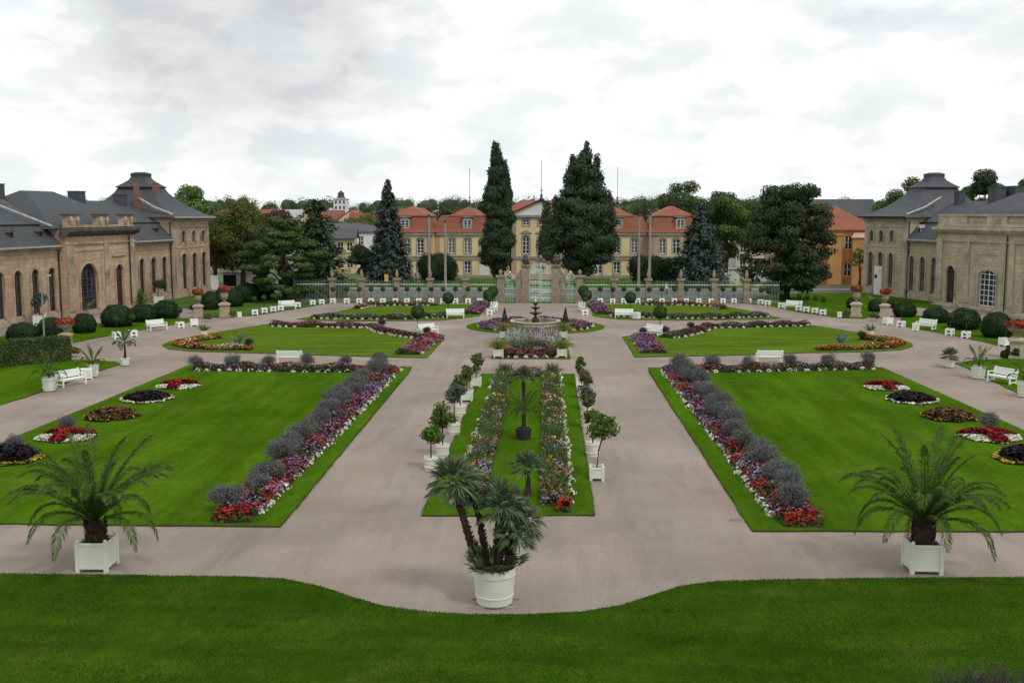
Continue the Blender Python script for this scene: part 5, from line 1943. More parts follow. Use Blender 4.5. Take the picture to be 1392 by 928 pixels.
am = tuft_mesh(46, .8, .04, .6, 'fresh', .05)
pot_plant('white pot with upright leafy plant on the left middle lawn tip', 275.5, 459, .32, .5, am)
pot_plant('white pot with upright leafy plant on the right middle lawn tip', 1184, 459, .32, .5, am)


def ball_mesh(R, n, size, mat, flat=1.0, extra=.35, solid=True):
    c = Cards()
    d = rdir(n)
    lump = 1 + .045 * np.sin(d[:, :1] * 5 + 1) * np.sin(d[:, 1:2] * 6) + .03 * np.sin(d[:, 2:] * 9 + d[:, :1] * 4)
    P = d * R * lump * (1 + RNG.normal(size=(n, 1)) * .045) * np.array([1, 1, flat])
    c.leaves(P, d + rdir(n) * extra, size, .7)
    if solid:
        k, l = 14, 9
        q = []
        for i in range(l):
            for j in range(k):
                v = []
                for a, b2 in ((i, j), (i, j + 1), (i + 1, j + 1), (i + 1, j)):
                    th = PI * a / l
                    ph = -2 * PI * b2 / k
                    v.append(np.array([math.sin(th) * math.cos(ph), math.sin(th) * math.sin(ph), math.cos(th) * flat]) * R * .93)
                q += v
        c.solid(q)
    return c.mesh('crown', mat)


# --- citrus and other standards in tubs beside the central lawn
def crown_small(w, h, k, n, size, mat, seed):
    bl = round_blobs(w, h, 0, k, .2, .32, seed)
    return crown_mesh('crown', bl, n, size, mat, .7, .5, shell=.4, prune=.3)


def tub_tree(label, px, py, cy, w, h, mat, square=False, r=.28, th=.55, seed=1, n=750, lean=0.0):
    """px,py: foot of tub; cy: picture height of the crown centre"""
    q = g(px, py)
    Y = q[1] + r
    zc = at(px, cy, Y)[2]
    t = thing('potted_tree', label, 'tree', (q[0], Y, .004))
    if square:
        planter_box(t, r * 2, th, knobs=False)
    else:
        round_tub(t, r, th)
    b = MB()
    top = zc - h * .2
    b.tube([(0, 0, th - .1), (lean * .3, .02, th + (top - th) * .5), (lean, 0, top)], [.035, .03, .024], 6)
    for a in (0, 2.1, 4.2):
        b.tube([(lean, 0, top - .15), (lean + w * .25 * math.cos(a), w * .25 * math.sin(a), top + h * .3)], [.02, .008], 5)
    b.build('stem', 'bark', t, smooth=True)
    link('crown', crown_small(w, h, 12, n, .085, mat, seed), t, (lean, 0, zc - h / 2))
    return t


tub_tree('slender young citrus, nearest of the tub trees left of central lawn', 585, 641, 590, 1.05, .9, 'citrus', seed=1)
tub_tree('full round citrus in white round tub left of central lawn', 601, 623, 568, 1.25, 1.5, 'citrus', seed=2, n=1200)
tub_tree('dark olive like standard on tall stem left of central lawn', 617, 592, 535, 1.1, 1.1, 'olive', seed=3)
tub_tree('bushy green standard in white tub left of central lawn', 625, 566, 523, 1.0, 1.25, 'citrus', seed=4, r=.30)
tub_tree('russet tipped standard in white square box left of central lawn', 634, 546.5, 509, .95, 1.1, 'bay', True, seed=5, r=.31)
tub_tree('tallest dark green standard at the far end left of central lawn', 647, 527, 493, 1.0, 1.6, 'citrus', True, seed=6, r=.28, n=900)
tub_tree('leaning citrus in white square box, nearest right of central lawn', 811.5, 654, 583, 1.5, 1.15, 'citrus', True, .26, .52, 7, 1100, .22)
tub_tree('yellow green citrus in wide white round tub right of central lawn', 806, 621.5, 563, .9, .85, 'citrus', seed=8, r=.3, th=.6)
tub_tree('small leafy tub tree squeezed between two others right of central lawn', 798.5, 584, 543, .8, .8, 'bay', seed=9)
tub_tree('grey leaved olive like standard in white tub right of central lawn', 797, 558, 536, 1.15, 1.0, 'olive', seed=10, r=.3)
tub_tree('russet standard behind the grey leaved one right of central lawn', 797, 544, 514, .95, 1.0, 'bay', seed=11)
tub_tree('far slim green standard right of central lawn', 790, 526, 495, .75, 1.2, 'citrus', True, seed=12, r=.28)


# --- standards with clipped ball crowns
ballm = ball_mesh(.54, 1500, .06, 'box')
def ball_tree(label, px, py, cy=None):
    q = g(px, py)
    t = thing('ball_tree', label, 'tree', (q[0], q[1] + .3, .01))
    round_tub(t, .32, .5, band=False)
    b = MB()
    b.tube([(0, 0, .38), (0, 0, 1.5)], [.04, .032], 6)
    b.build('stem', 'bark', t)
    link('crown', ballm, t, (0, 0, 1.82))
    return t


for px_, py_, lab in ((567.5, 454.5, 'clipped ball tree in white pot on the left middle lawn corner'), (609, 431, 'clipped ball tree behind the white bench on the far left lawn'),
                      (664, 426, 'clipped ball tree by the left row of boxes near the gate'), (670, 420, 'small clipped ball tree furthest left by the gate'),
                      (797, 426, 'clipped ball tree by the right row of boxes near the gate'), (793, 419, 'small clipped ball tree furthest right by the gate'),
                      (857, 430, 'clipped ball tree behind the white bench on the far right lawn'), (897.5, 454.5, 'clipped ball tree in white pot on the right middle lawn corner')):
    ball_tree(lab, px_, py_)

# --- clipped domes beside the orangeries
domem = ball_mesh(1.0, 4200, .075, 'yew', 1.0, .3)


def dome(px, py, wpx, hpx, lab, grp):
    q = g(px, py)
    Y = q[1]
    k = (Y / math.cos(YAW)) / F * 1.01
    r = wpx * k / 2
    h = hpx * k
    o = link('clipped_bush', domem, None, (q[0], Y + r * .85, h * .44), random.random() * 6, (r, r * .95, h * .58))
    return tag(o, lab, 'bush', grp)


for i, (x, y, w, h) in enumerate(((23, 467, 43, 26), (63, 463, 37, 29), (109, 454, 32, 26), (152.6, 446, 44, 29), (189, 439, 36, 24), (220, 434.5, 37, 24))):
    dome(x, y, w, h, f'dark clipped dome bush, {ordn[i]} from the left before left orangery', 'clipped dome bushes before the left orangery')
for i, (x, y, w, h) in enumerate(((283, 422, 23, 24), (297, 419, 20, 24), (314, 418, 28, 24), (331, 412, 34, 26), (355.6, 408.5, 28, 23))):
    dome(x, y, w, h, f'dark clipped dome bush, {ordn[i]} from the left behind left urns', 'clipped dome bushes behind the left urns')
for i, (x, y, w, h) in enumerate(((1234, 432, 30, 20), (1277, 440, 32, 20), (1317, 449.5, 42, 27), (1362, 461, 40, 33))):
    dome(x, y, w, h, f'dark clipped dome bush, {ordn[i]} from the left before right orangery', 'clipped dome bushes before the right orangery')
for x, y, w, h, lab in ((1191, 424.5, 17, 16, 'dark clipped ball bush left of the right orangery urn'), (1211, 419, 16, 11, 'low dark clipped bush right of the urn with orange flowers'),
                        (1162, 420, 18, 15, 'dark clipped bush behind the square pedestal by the right lawn'), (1382, 488, 22, 18, 'dark ivy bush against the near right pedestal'),
                        (1366, 487, 9, 10, 'tiny dark bush beside the near right pedestal'), (202, 420, 7, 6, 'tiny round bush by the side path of left orangery')):
    dome(x, y, w, h, lab, None)

# --- hedge at the left
a, b_ = g(97, 491), g(-170, 516)
d = (b_ - a)
Lh = np.linalg.norm(d)
rz = math.atan2(d[1], d[0])
c = Cards()
n = 15000
hx, hy, hz = Lh, 1.3, 1.62
f = RNG.choice(4, n, p=[.5, .32, .06, .12])
P = np.stack([RNG.uniform(0, hx, n), RNG.uniform(0, hy, n), RNG.uniform(0, hz, n)], 1)
N = np.zeros((n, 3))
for k, (axx, val, nn) in enumerate(((1, hy, (0, 1, 0)), (2, hz, (0, 0, 1)), (0, 0, (-1, 0, 0)), (1, 0, (0, -1, 0)))):
    m_ = f == k
    P[m_, axx] = val
    N[m_] = nn
P += RNG.normal(size=P.shape) * .05
c.leaves(P, N + rdir(n) * .6, .07, .7)
mb = MB().box(0.05, hx, .06, hy - .06, 0, hz - .07)
V = np.array(mb.v)
for fc in mb.f:
    c.solid(V[list(fc)])
hd = link('hedge', c.mesh('hedge', 'hedge'), None, (a[0] + d[1] / Lh * 1.3, a[1] - d[0] / Lh * 1.3, .03), rz)
tag(hd, 'trimmed green and russet hedge at the left photo edge', 'hedge')
q = at(1318, 925, 21.0)
q2 = g(1330, 950)
t = thing('twiggy_shrub', 'sparse reddish twiggy shrub at the lower right corner', 'shrub', (q2[0], q2[1] - .3, .06), 0, None, 1.0)
c = Cards()
n = 420
PP = RNG.normal(size=(n, 3)) * np.array([.55, .25, 0]) + np.array([0, 0, .15])
c.sprigs(PP, RNG.normal(size=(n, 3)) * .35 + [0, 0, 1], RNG.uniform(.2, .62, n), .010)
c.leaves(PP + np.array([0, 0, .4]) + RNG.normal(size=(n, 3)) * .14, rdir(n), .03, .6)
link('twigs', c.mesh('twigs', 'darkshrub'), t)
b = MB()
for k in range(7):
    b.tube([(0, 0, 0), (random.uniform(-.7, .7), random.uniform(-.2, .2), random.uniform(.5, .8))], [.015, .006], 4)
b.build('stem', 'bark', t)

# --- grass blades: foreground sward and ragged lawn edges
M['blade'] = leafmat('grass_blade', (.020, .056, .004), (.044, .092, .008), patch=.25, c3=(.12, .13, .035), trans=.2, k=1.0)  # matches the front grass, painted-in lens falloff included
M['blade2'] = leafmat('lawn_blade', (.040, .092, .006), (.068, .132, .012), patch=.25, c3=(.12, .14, .03), trans=.2, k=1.0)
n = 120000
P = np.column_stack([RNG.uniform(-16.5, 14.5, n), RNG.uniform(20.8, 28.9, n), np.full(n, .05)])
edge_y = np.interp(P[:, 0], np.array([p[0] for p in fp]), np.array([p[1] for p in fp])) - .03
P = P[P[:, 1] < edge_y]
cg = Cards()
clump = .5 + .5 * np.sin(P[:, 0] * 1.3 + np.sin(P[:, 1] * .9) * 2) * np.sin(P[:, 1] * 1.7 + P[:, 0] * .4)
cg.sprigs(P, RNG.normal(size=P.shape) * np.array([.55, .55, .1]) + [0, 0, 1], (.035 + .04 * clump) * RNG.uniform(.6, 1.4, len(P)), .006)
xe = RNG.uniform(-16.5, 14.5, 9000)
ye = np.interp(xe, np.array([p[0] for p in fp]), np.array([p[1] for p in fp])) + RNG.normal(size=9000) * .035
Pe = np.column_stack([xe, ye, np.full(9000, .03)])
cg.sprigs(Pe, RNG.normal(size=Pe.shape) * np.array([.6, .6, .1]) + [0, .25, .9], RNG.uniform(.025, .07, 9000), .008)
tag(link('grass', cg.mesh('grass', 'blade'), None), 'short grass blades of the foreground lawn', 'grass', kind='stuff')
cg = Cards()
for poly in (LA, RA, [(-4.09, 34.4), (1.66, 34.6), (1.78, 66.1), (-3.96, 65.9)]):
    pl = np.array(list(poly) + [poly[0]], float)
    for a_, b_2 in zip(pl[:-1], pl[1:]):
        L_ = np.linalg.norm(b_2 - a_)
        k = int(L_ * 110)
        t_ = RNG.uniform(0, 1, (k, 1))
        Q = a_ + (b_2 - a_) * t_ + RNG.normal(size=(k, 2)) * .03
        cg.sprigs(np.column_stack([Q, np.full(k, .035)]), RNG.normal(size=(k, 3)) * .5 + [0, 0, .9], RNG.uniform(.02, .06, k), .009)
tag(link('edge_grass', cg.mesh('grass', 'blade2'), None), 'ragged grass along the cut edges of the parterre lawns', 'grass', kind='stuff')
# ------------------------------------------------------------------ white boxes with standards
def crate_meshes():
    w, h = .57, .56
    b = MB()
    hw = w / 2
    for sx in (-1, 1):
        for sy in (-1, 1):
            x, y = sx * (hw - .06), sy * (hw - .06)
            b.box(x - .06, x + .06, y - .06, y + .06, 0, h)
    for s in (-1, 1):
        y = s * (hw - .03)
        b.box(-hw + .12, hw - .12, y - .025, y + .025, h - .17, h - .002)
        b.box(-hw + .12, hw - .12, y - .025, y + .025, .14, .24)
        b.box(y - .025, y + .025, -hw + .12, hw - .12, h - .17, h - .002)
        b.box(y - .025, y + .025, -hw + .12, hw - .12, .14, .24)
    for s in (-1, 1):
        y = s * (hw - .03)
        for k in (-.115, .115):
            b.box(k - .03 + (.03 if k > 0 else -.03), k + .03 + (.03 if k > 0 else -.03), y - .02, y + .02, .24, h - .17)
            b.box(y - .02, y + .02, k - .03 + (.03 if k > 0 else -.03), k + .03 + (.03 if k > 0 else -.03), .24, h - .17)
    i = MB()
    i.box(-hw + .085, hw - .085, -hw + .085, hw - .085, .15, h - .06)
    st = MB()
    st.tube([(0, 0, h - .08), (.01, 0, 1.45)], [.028, .02], 6)
    return b.mesh('box_frame', 'white2'), i.mesh('tub', 'black'), st.mesh('stem', 'bark')


CRF, CRI, CRS = crate_meshes()
ballS = ball_mesh(.25, 420, .05, 'box')
PROTO = None


def box_tree(px, py, label, rz=0.0, group=None, ball=True):
    global PROTO
    q = g(px, py)
    if PROTO is None:
        PROTO = thing('planter_tree', label, 'planter', (q[0], q[1] + .33, .006), rz, group)
        link('box_frame', CRF, PROTO)
        link('tub', CRI, PROTO)
        link('stem', CRS, PROTO)
        link('crown', ballS, PROTO, (0, 0, 1.6))
        return PROTO
    return dup(PROTO, (q[0], q[1] + .33, .006), rz, label, group)


GF = 'white planter boxes in the row along the fence'
for i, x in enumerate((652, 636, 619, 602, 586, 569, 553, 537, 520, 504, 488, 471, 452)):
    box_tree(x, 412.6, f'white planter box with tiny ball tree, {ordn[i]} left of the gate along fence', 0, GF)
for i, x in enumerate((816, 833, 848, 867, 883, 900, 917, 933, 950, 967, 983, 998, 1018)):
    box_tree(x, 412.6, f'white planter box with tiny ball tree, {ordn[i]} right of the gate along fence', 0, GF)
GL, GR = 'white planter boxes beside the left lawn slope', 'white planter boxes beside the right lawn slope'
for i, (x, y) in enumerate(((345, 428.8), (358, 426.3), (370, 424.4), (380, 423), (403.5, 418.3), (424, 415.2), (436, 414))):
    box_tree(x, y, f'white planter box, {ordn[i]} from the near left urn along the far left lawn', .45, GL)
for i, (x, y) in enumerate(((1120, 428.8), (1109, 426.6), (1097.5, 424.8), (1087, 423.2), (1063, 419), (1044.7, 415.4), (1035, 414.2))):
    box_tree(x, y, f'white planter box, {ordn[i]} from the right urn along the far right lawn', -.45, GR)
for i, (x, y) in enumerate(((156.5, 461), (178.5, 458.5), (243, 446.5))):
    box_tree(x, y, ['white planter box with thin tree nearest the hedge on the left', 'white planter box with thin tree between box and bench, left path', 'white planter box with thin tree right of the left path bench'][i], .75)
for i, (x, y) in enumerate(((1226.5, 445.3), (1293, 456.3), (1315, 460.3))):
    box_tree(x, y, ['white planter box with thin tree left of the right path bench', 'white planter box with thin tree right of the right path bench', 'white planter box with thin tree before the biggest right dome bush'][i], -.75)
for i, (x, y) in enumerate(((665.5, 429), (669, 424.5), (672.5, 417.5))):
    box_tree(x, y, f'white planter box, {["nearest", "middle", "farthest"][i]} of three left of the gate path', 0)
for i, (x, y) in enumerate(((795.5, 429), (793, 424), (790, 417.5))):
    box_tree(x, y, f'white planter box, {["nearest", "middle", "farthest"][i]} of three right of the gate path', 0)


def pedestal_box(px, py, label, s=.42, h=.55):
    q = g(px, py)
    b = MB()
    b.box(-s / 2, s / 2, -s / 2, s / 2, .06, h)
    for x in (-1, 1):
        for y in (-1, 1):
            b.box(x * (s / 2 - .03) - .03, x * (s / 2 - .03) + .03, y * (s / 2 - .03) - .03, y * (s / 2 - .03) + .03, 0, .07)
    b.box(-s / 2 - .02, s / 2 + .02, -s / 2 - .02, s / 2 + .02, h, h + .035)
    b.box(-s / 2 + .07, s / 2 - .07, -s / 2 - .006, -s / 2 + .01, .15, h - .08, 1)
    o = b.build('box', ['white2', 'white'], None, (q[0], q[1] + s / 2, .006), .5 if px < 700 else -.5)
    return tag(o, label, 'box')


pedestal_box(115, 516, 'plain white box at the far end of the near left bench', .6, .6)
pedestal_box(1246, 450, 'plain white box left of the white bench on the right path', .5, .6)
pedestal_box(324.6, 432, 'small white stool beside the far left urn', .36, .5)
pedestal_box(1142, 432, 'small white stool beside the square pedestal on the right', .36, .5)
pedestal_box(866, 434, 'plain white box at the right end of the far right bench', .55, .6)

# ------------------------------------------------------------------ benches
def bench_proto():
    L, D = 1.75, .5
    parts = {}
    b = MB()
    for k in range(4):
        y = -.24 + k * .125
        b.box(-L / 2, L / 2, y, y + .10, .41, .445)
    b.box(-L / 2 + .1, L / 2 - .1, -.20, -.17, .33, .405)
    parts['seat'] = b.mesh('seat', 'white2')
    b = MB()
    for k in range(4):
        z = .50 + k * .105
        y = .27 + k * .028
        b.box(-L / 2, L / 2, y, y + .03, z, z + .092)
    parts['backrest'] = b.mesh('backrest', 'white2')
    lg = {}
    for nm, s in (('l', -1), ('r', 1)):
        b = MB()
        x = s * (L / 2 - .08)
        b.box(x - .035, x + .035, -.26, -.19, 0, .62)
        b.tube([(x, .30, 0), (x, .30, .45), (x, .41, .95)], [.045, .045, .035], 4)
        b.box(x - .045, x + .045, -.29, .33, .62, .655)
        b.box(x - .03, x + .03, -.19, .27, .12, .18)
        b.box(x - .03, x + .03, -.19, .27, .36, .407)
        lg[nm] = b.mesh('leg_frame', 'white2')
    return parts, lg


BP, BL = bench_proto()
BENCH = None


def bench(label, px, py, rz):
    global BENCH
    q = g(px, py)
    if BENCH is None:
        BENCH = thing('bench', label, 'bench', (q[0], q[1], .006), rz, 'white garden benches')
        for k, me in BP.items():
            link(k, me, BENCH)
        for me in BL.values():
            link('leg_frame', me, BENCH)
        return BENCH
    return dup(BENCH, (q[0], q[1], .006), rz, label)


# rz = 0 faces the camera
bench('white bench nearest on the left path, between two palm tubs', 98, 524, 1.13)
bench('white bench on the left path before the dome bushes', 214, 449, .95)
bench('white bench among the white boxes, far left lawn', 391, 420.5, .55)
bench('white bench among the white boxes, far right lawn', 1078, 420.5, -.55)
bench('white bench on the right path before the dome bushes', 1258, 448, -.95)
bench('white bench nearest on the right path, right of wide tub', 1361, 521, -1.13)
bench('white bench facing the fountain from the left, before far left lawn', 619, 433, .12)
bench('white bench facing the fountain from the right, before far right lawn', 848, 433, -.12)
bench('white bench beside the left of the gate path', 673, 422, 1.57)
bench('white bench beside the right of the gate path', 790, 422, -1.57)
bench('white bench seen from behind over the left lawn far flower bed', 395, 494, PI)
bench('white bench seen from behind over the right lawn far flower bed', 1045, 493.5, PI)
bench('white bench behind the ball tree pot of the left middle lawn', 583, 455, .8)
bench('white bench behind the ball tree pot of the right middle lawn', 886, 456, -.8)

# ------------------------------------------------------------------ urns on pedestals
def urn(label, px, py, tall=True, flowers='fl_urn', s=1.0, bowl=False):
    q = g(px, py)
    t = thing('flower_urn', label, 'urn', (q[0], q[1] + .4, .05), .3 if px < 700 else -.3, None, s)
    b = MB()
    b.box(-.5, .5, -.5, .5, 0, .16)
    b.box(-.42, .42, -.42, .42, .16, 1.05)
    b.box(-.52, .52, -.52, .52, 1.05, 1.17)
    b.rings([(-.45, .45, -.45, .45, 1.17), (-.25, .25, -.25, .25, 1.3)])
    b.build('pedestal', 'stone_tr' if px < 700 else 'stone_tr_r', t)
    b = MB()
    if bowl:
        b.lathe([(.22, 1.3), (.13, 1.42), (.16, 1.52), (.5, 1.7), (.62, 1.85), (.62, 1.92), (.72, 2.0), (.66, 2.02)], 20)
        zt, rf = 2.0, .8
    else:
        b.lathe([(.2, 1.28), (.11, 1.42), (.13, 1.5), (.3, 1.62), (.36, 1.85), (.33, 2.1), (.30, 2.25), (.40, 2.36), (.37, 2.38)], 18)
        zt, rf = 2.36, .55
    b.build('vase', 'pillar', t, smooth=True)
    c = Cards()
    P, d = blob_points([(0, 0, zt + .12, rf, rf, .30)], 900, .2, 0)
    c.leaves(P, d + rdir(len(P)) * .6, .075, .8)
    link('flowers', c.mesh('flowers', flowers), t)
    c = Cards()
    P, d = blob_points([(0, 0, zt + .02, rf * .9, rf * .9, .2)], 400, .2, 0)
    c.leaves(P, d + rdir(len(P)) * .6, .08, .8)
    link('greenery', c.mesh('greenery', 'bedgreen'), t)
    return t


urn('wide stone urn of red and orange flowers behind the hedge at left', 87, 476, flowers='fl_urn', bowl=True, s=.95)
urn('stone urn of red flowers on pedestal at the left side path', 268, 433)
urn('stone urn of red flowers on tall pedestal behind the left stool', 304, 432, s=1.1)
urn('stone urn of orange flowers on pedestal before the right pavilion', 1204, 432, flowers='fl_orange')
urn('stone urn of red flowers on pedestal by the right lawn corner', 1165, 431.5, s=1.1)
urn('wide stone urn of red flowers on pedestal at the right photo edge', 1385, 488, bowl=True, s=1.1)

# bedding and tubs by the urns and the left orangery
tm = crown_mesh('crown', round_blobs(1.7, 1.7, 0, 10, .2, .3, 5), 900, .1, 'olive', .7, .5, prune=.3)
tm2 = crown_mesh('crown', round_blobs(2.0, 1.9, 0, 10, .2, .3, 6), 1100, .1, 'oak', .7, .5, prune=.3)


def tub_tall(label, px, py, cz, mesh, r=.5, h=.8, sc=1.0):
    q = g(px, py)
    t = thing('potted_tree', label, 'tree', (q[0], q[1] + r, .006), .3, None, sc)
    planter_box(t, 2 * r, h, knobs=False)
    b = MB()
    b.tube([(0, 0, h - .1), (0, 0, cz + .6)], [.05, .03], 6)
    b.build('stem', 'bark', t)
    link('crown', mesh, t, (0, 0, cz))


tub_tall('dark tree in white box before the near windows of left orangery', 51, 441, 1.3, tm)
tub_tall('broad dark tree in white box before the left pavilion windows', 214, 413, 1.0, tm2)
grn = tuft_mesh(60, 2.4, .10, .3, 'fresh', .15)
for px_, py_, lab in ((110, 428, 'yellow green banana plant before the big arched window'), (192, 415, 'upright light green plant before the left wing windows')):
    q = g(px_, py_)
    tag(link('banana_plant', grn, None, (q[0], q[1], .01), px_), lab, 'plant')
lowm = crown_mesh('leaves', round_blobs(1.0, .8, 0, 8, .2, .3, 7), 420, .08, 'bedgreen', .7, .7, prune=.2)
for px_, py_, m_, lab, s_ in ((280, 438, 'bay', 'leafy plants at the foot of the left side path urn', 1.0), (314, 432, 'bay', 'russet plants between the left stool and tall urn', .9),
                              (1152, 432, 'bay', 'russet plants between the right stool and square pedestal', .9), (1191, 437, 'bay', 'russet plants left of the white tub on the right', 1.0),
                              (263, 426, 'oak', 'dark plants round the foot of the left side path vase', 1.2), (98, 486, 'bay', 'small bush by the end of the hedge', .9), (150, 424, 'fresh', 'yellow flowering plants by the left orangery door', .9)):
    q = g(px_, py_)
    me = lowm.copy()
    me.materials.clear()
    me.materials.append(M[m_])
    tag(link('low_plants', me, None, (q[0], q[1] + .4, .05), px_, s_), lab, 'plant')
for px_, py_, lab in ((262.5, 443.5, 'plain white square tub at the left side path urn'), (1208, 441.5, 'plain white square tub at the right urn with orange flowers'), (1368, 471, 'white square tub with thin tree beside the near right urn')):
    q = g(px_, py_)
    t = thing('planter_tub', lab, 'planter', (q[0], q[1] + .3, .01), .4)
    planter_box(t, .62, .62, 'white2', knobs=False)
    if px_ > 1300:
        link('stem', CRS, t)
        link('crown', ballS, t, (0, 0, 1.6))

# ------------------------------------------------------------------ fountain
t = thing('fountain', 'three tiered dark fountain in low stone basin, centre of round bed', 'fountain', (FX, FY + 1.4, .05))
b = MB()
R = 2.35
b.lathe([(R, 0), (R, .24), (R + .1, .27), (R + .1, .36), (R - .28, .36), (R - .28, .1), (.1, .1)], 8, a0=PI / 8)
b.build('basin', 'stone_tr_r', t)
b = MB()
b.lathe([(R - .3, .22), (.02, .225)], 8, a0=PI / 8)
b.build('water', 'water', t)
b = MB()
b.lathe([(.34, .1), (.34, .5), (.2, .6), (.12, .75), (.14, 1.0), (.09, 1.2), (.1, 1.5), (.06, 1.62), (.07, 1.9), (.03, 2.05)], 12)
b.build('column', 'darkiron', t, smooth=True)
for z, r in ((1.02, .62), (1.5, .44), (1.88, .24)):
    b = MB()
    b.lathe([(.08, z - .16), (r * .55, z - .1), (r * .95, z + .02), (r, z + .07), (r * .9, z + .06), (r * .4, z - .02), (.05, z - .04)], 16)
    b.build('bowl', 'darkiron', t, smooth=True)
c = Cards()
n = 60
P = np.column_stack([RNG.normal(size=(n, 2)) * .05, np.full(n, 2.0)])
c.sprigs(P, RNG.normal(size=(n, 3)) * .25 + [0, 0, 1], RNG.uniform(.1, .45, n), .012)
link('spray', c.mesh('spray', 'white2'), t)
cm = Cards()
n = 900
zz = RNG.uniform(0, 1, n)
a = RNG.uniform(0, 2 * PI, n)
rr0 = .30 * (1 - zz) ** .8 * np.minimum(1, zz / .12 + .5)
P = np.stack([rr0 * np.cos(a), rr0 * np.sin(a), zz * 1.35 + .08], 1)
cm.leaves(P, np.stack([np.cos(a), np.sin(a), 0 * a + .4], 1) + rdir(n) * .4, .05, .6)
cym = cm.mesh('cone_bush', 'yew')
for px_, lab in ((686, 'small dark clipped cone at the left of the fountain basin'), (768.5, 'small dark clipped cone at the right of the fountain basin')):
    q = g(px_, 444.5)
    tag(link('cone_bush', cym, None, (q[0], q[1], .1), px_, 1.12), lab, 'bush')

# ------------------------------------------------------------------ fence, pillars and gate
GY = 119.8
gx = -0.7
def X_at(px):
    return at(px, 410, GY)[0]


def pillar(px, w, h, label, orn='ball', big=False):
    x = X_at(px)
    t = thing('gate_pillar' if big else 'fence_pillar', label, 'pillar', (x, GY, 0), 0, None)
    b = MB()
    hw = w / 2
    b.box(-hw - .08, hw + .08, -hw - .08, hw + .08, 0, .4)
    b.box(-hw, hw, -hw, hw, .4, h - .3)
    b.box(-hw - .07, hw + .07, -hw - .07, hw + .07, h - .3, h - .2)
    b.box(-hw - .14, hw + .14, -hw - .14, hw + .14, h - .2, h)
    b.build('shaft', 'pillar', t)
    b = MB()
    if orn == 'ball':
        b.lathe([(.22, h), (.1, h + .1), (.24, h + .3), (.24, h + .42), (.1, h + .6), (.03, h + .66)], 12)
    elif orn == 'vase':
        b.lathe([(.3, h), (.16, h + .12), (.34, h + .42), (.42, h + .62), (.24, h + .7), (.22, h + .82), (.3, h + .95), (.1, h + 1.15)], 12)
    else:
        b.lathe([(.2, h), (.14, h + .2), (.22, h + .5), (.12, h + .75), (.14, h + .9), (.02, h + 1.0)], 10)
    b.build('finial', 'stone_dk' if big else 'pillar', t, smooth=True)
    return x


# main pillars with side buttresses
pmain = []
for px_, lab in ((714, 'tall gate pillar with dark vase, left of the ornate gate'), (755.5, 'tall gate pillar with dark vase, right of the ornate gate')):
    x = pillar(px_, .78, 4.3, lab, 'vase', True)
    pmain.append(x)
    s = -1 if px_ < 733 else 1
    b = MB()
    x0, x1 = sorted((x + s * .48, x + s * 1.05))
    b.box(x0, x1, -.38, .38, 0, 2.9)
    b.box(x0 - .06, x1 + .06, -.45, .45, 2.9, 3.06)
    b.add([(x0, -.3, 3.06), (x1, -.3, 3.06), (x1, .3, 3.06), (x0, .3, 3.06)] + ([(x0, -.3, 3.12), (x1, -.3, 3.75), (x1, .3, 3.75), (x0, .3, 3.12)] if s < 0 else [(x0, -.3, 3.75), (x1, -.3, 3.12), (x1, .3, 3.12), (x0, .3, 3.75)]),
          [(0, 1, 5, 4), (1, 2, 6, 5), (2, 3, 7, 6), (3, 0, 4, 7), (4, 5, 6, 7)])
    o = b.build('gate_pier', 'pillar', None, (0, GY, 0))
    tag(o, f'lower stone pier against the {"left" if s < 0 else "right"} tall gate pillar', 'pillar')
side = []
for px_, lab in ((680.5, 'stone pillar with ball at the outer side of left side gate'), (788, 'stone pillar with ball at the outer side of right side gate')):
    side.append(pillar(px_, .8, 3.1, lab, 'ball'))
lefts = [632.7, 585, 540, 492, 452]
rights = [834.8, 881, 925, 970, 1014]
PW = {0: 'first', 1: 'second', 2: 'third', 3: 'fourth', 4: 'fifth'}
xl = [side[0]] + [pillar(p, .58, 2.75, f'slim fence pillar with finial, {PW[i]} left of the side gate', 'spike') for i, p in enumerate(lefts)]
xr = [side[1]] + [pillar(p, .58, 2.75, f'slim fence pillar with finial, {PW[i]} right of the side gate', 'spike') for i, p in enumerate(rights)]


def fence_panel(x0, x1, label, grp):
    x0, x1 = min(x0, x1) + .36, max(x0, x1) - .36
    t = thing('fence_panel', label, 'fence', (x0, GY, 0), 0, grp)
    w = x1 - x0
    b = MB()
    n = int(w / .17)
    for k in range(n + 1):
        x = w * k / n
        b.box(x - .015, x + .015, -.015, .015, .18, 2.45 + (.12 if k % 2 else 0))
    b.build('bars', 'fence', t)
    b = MB()
    b.box(0, w, -.025, .025, 2.02, 2.09)
    b.build('top_rail', 'iron_w', t)
    b = MB()
    b.box(0, w, -.02, .02, .3, .35)
    b.build('bottom_rail', 'fence', t)
    b = MB()
    b.box(-.1, w + .1, -.16, .16, 0, .16)
    b.build('plinth', 'pillar', t)


for i in range(len(lefts)):
    fence_panel(xl[i], xl[i + 1], f'grey green iron fence panel, {PW[i]} left of the gate', 'iron fence panels')
    fence_panel(xr[i], xr[i + 1], f'grey green iron fence panel, {PW[i]} right of the gate', 'iron fence panels')
fence_panel(xl[-1], xl[-1] - 4.5, 'grey green iron fence panel ending under the left conifer', 'iron fence panels')
fence_panel(xr[-1], xr[-1] + 4.0, 'grey green iron fence panel ending before the black pine', 'iron fence panels')


def scroll(b, cx, cz, r, turns, sgn, rad, ph=0.0):
    pts = []
    n = int(10 * turns)
    for k in range(n + 1):
        t_ = k / n
        a = ph + sgn * 2 * PI * turns * t_
        rr_2 = r * (1 - .8 * t_)
        pts.append((cx + rr_2 * math.cos(a), 0, cz + rr_2 * math.sin(a)))
    b.tube(pts, rad, 4)


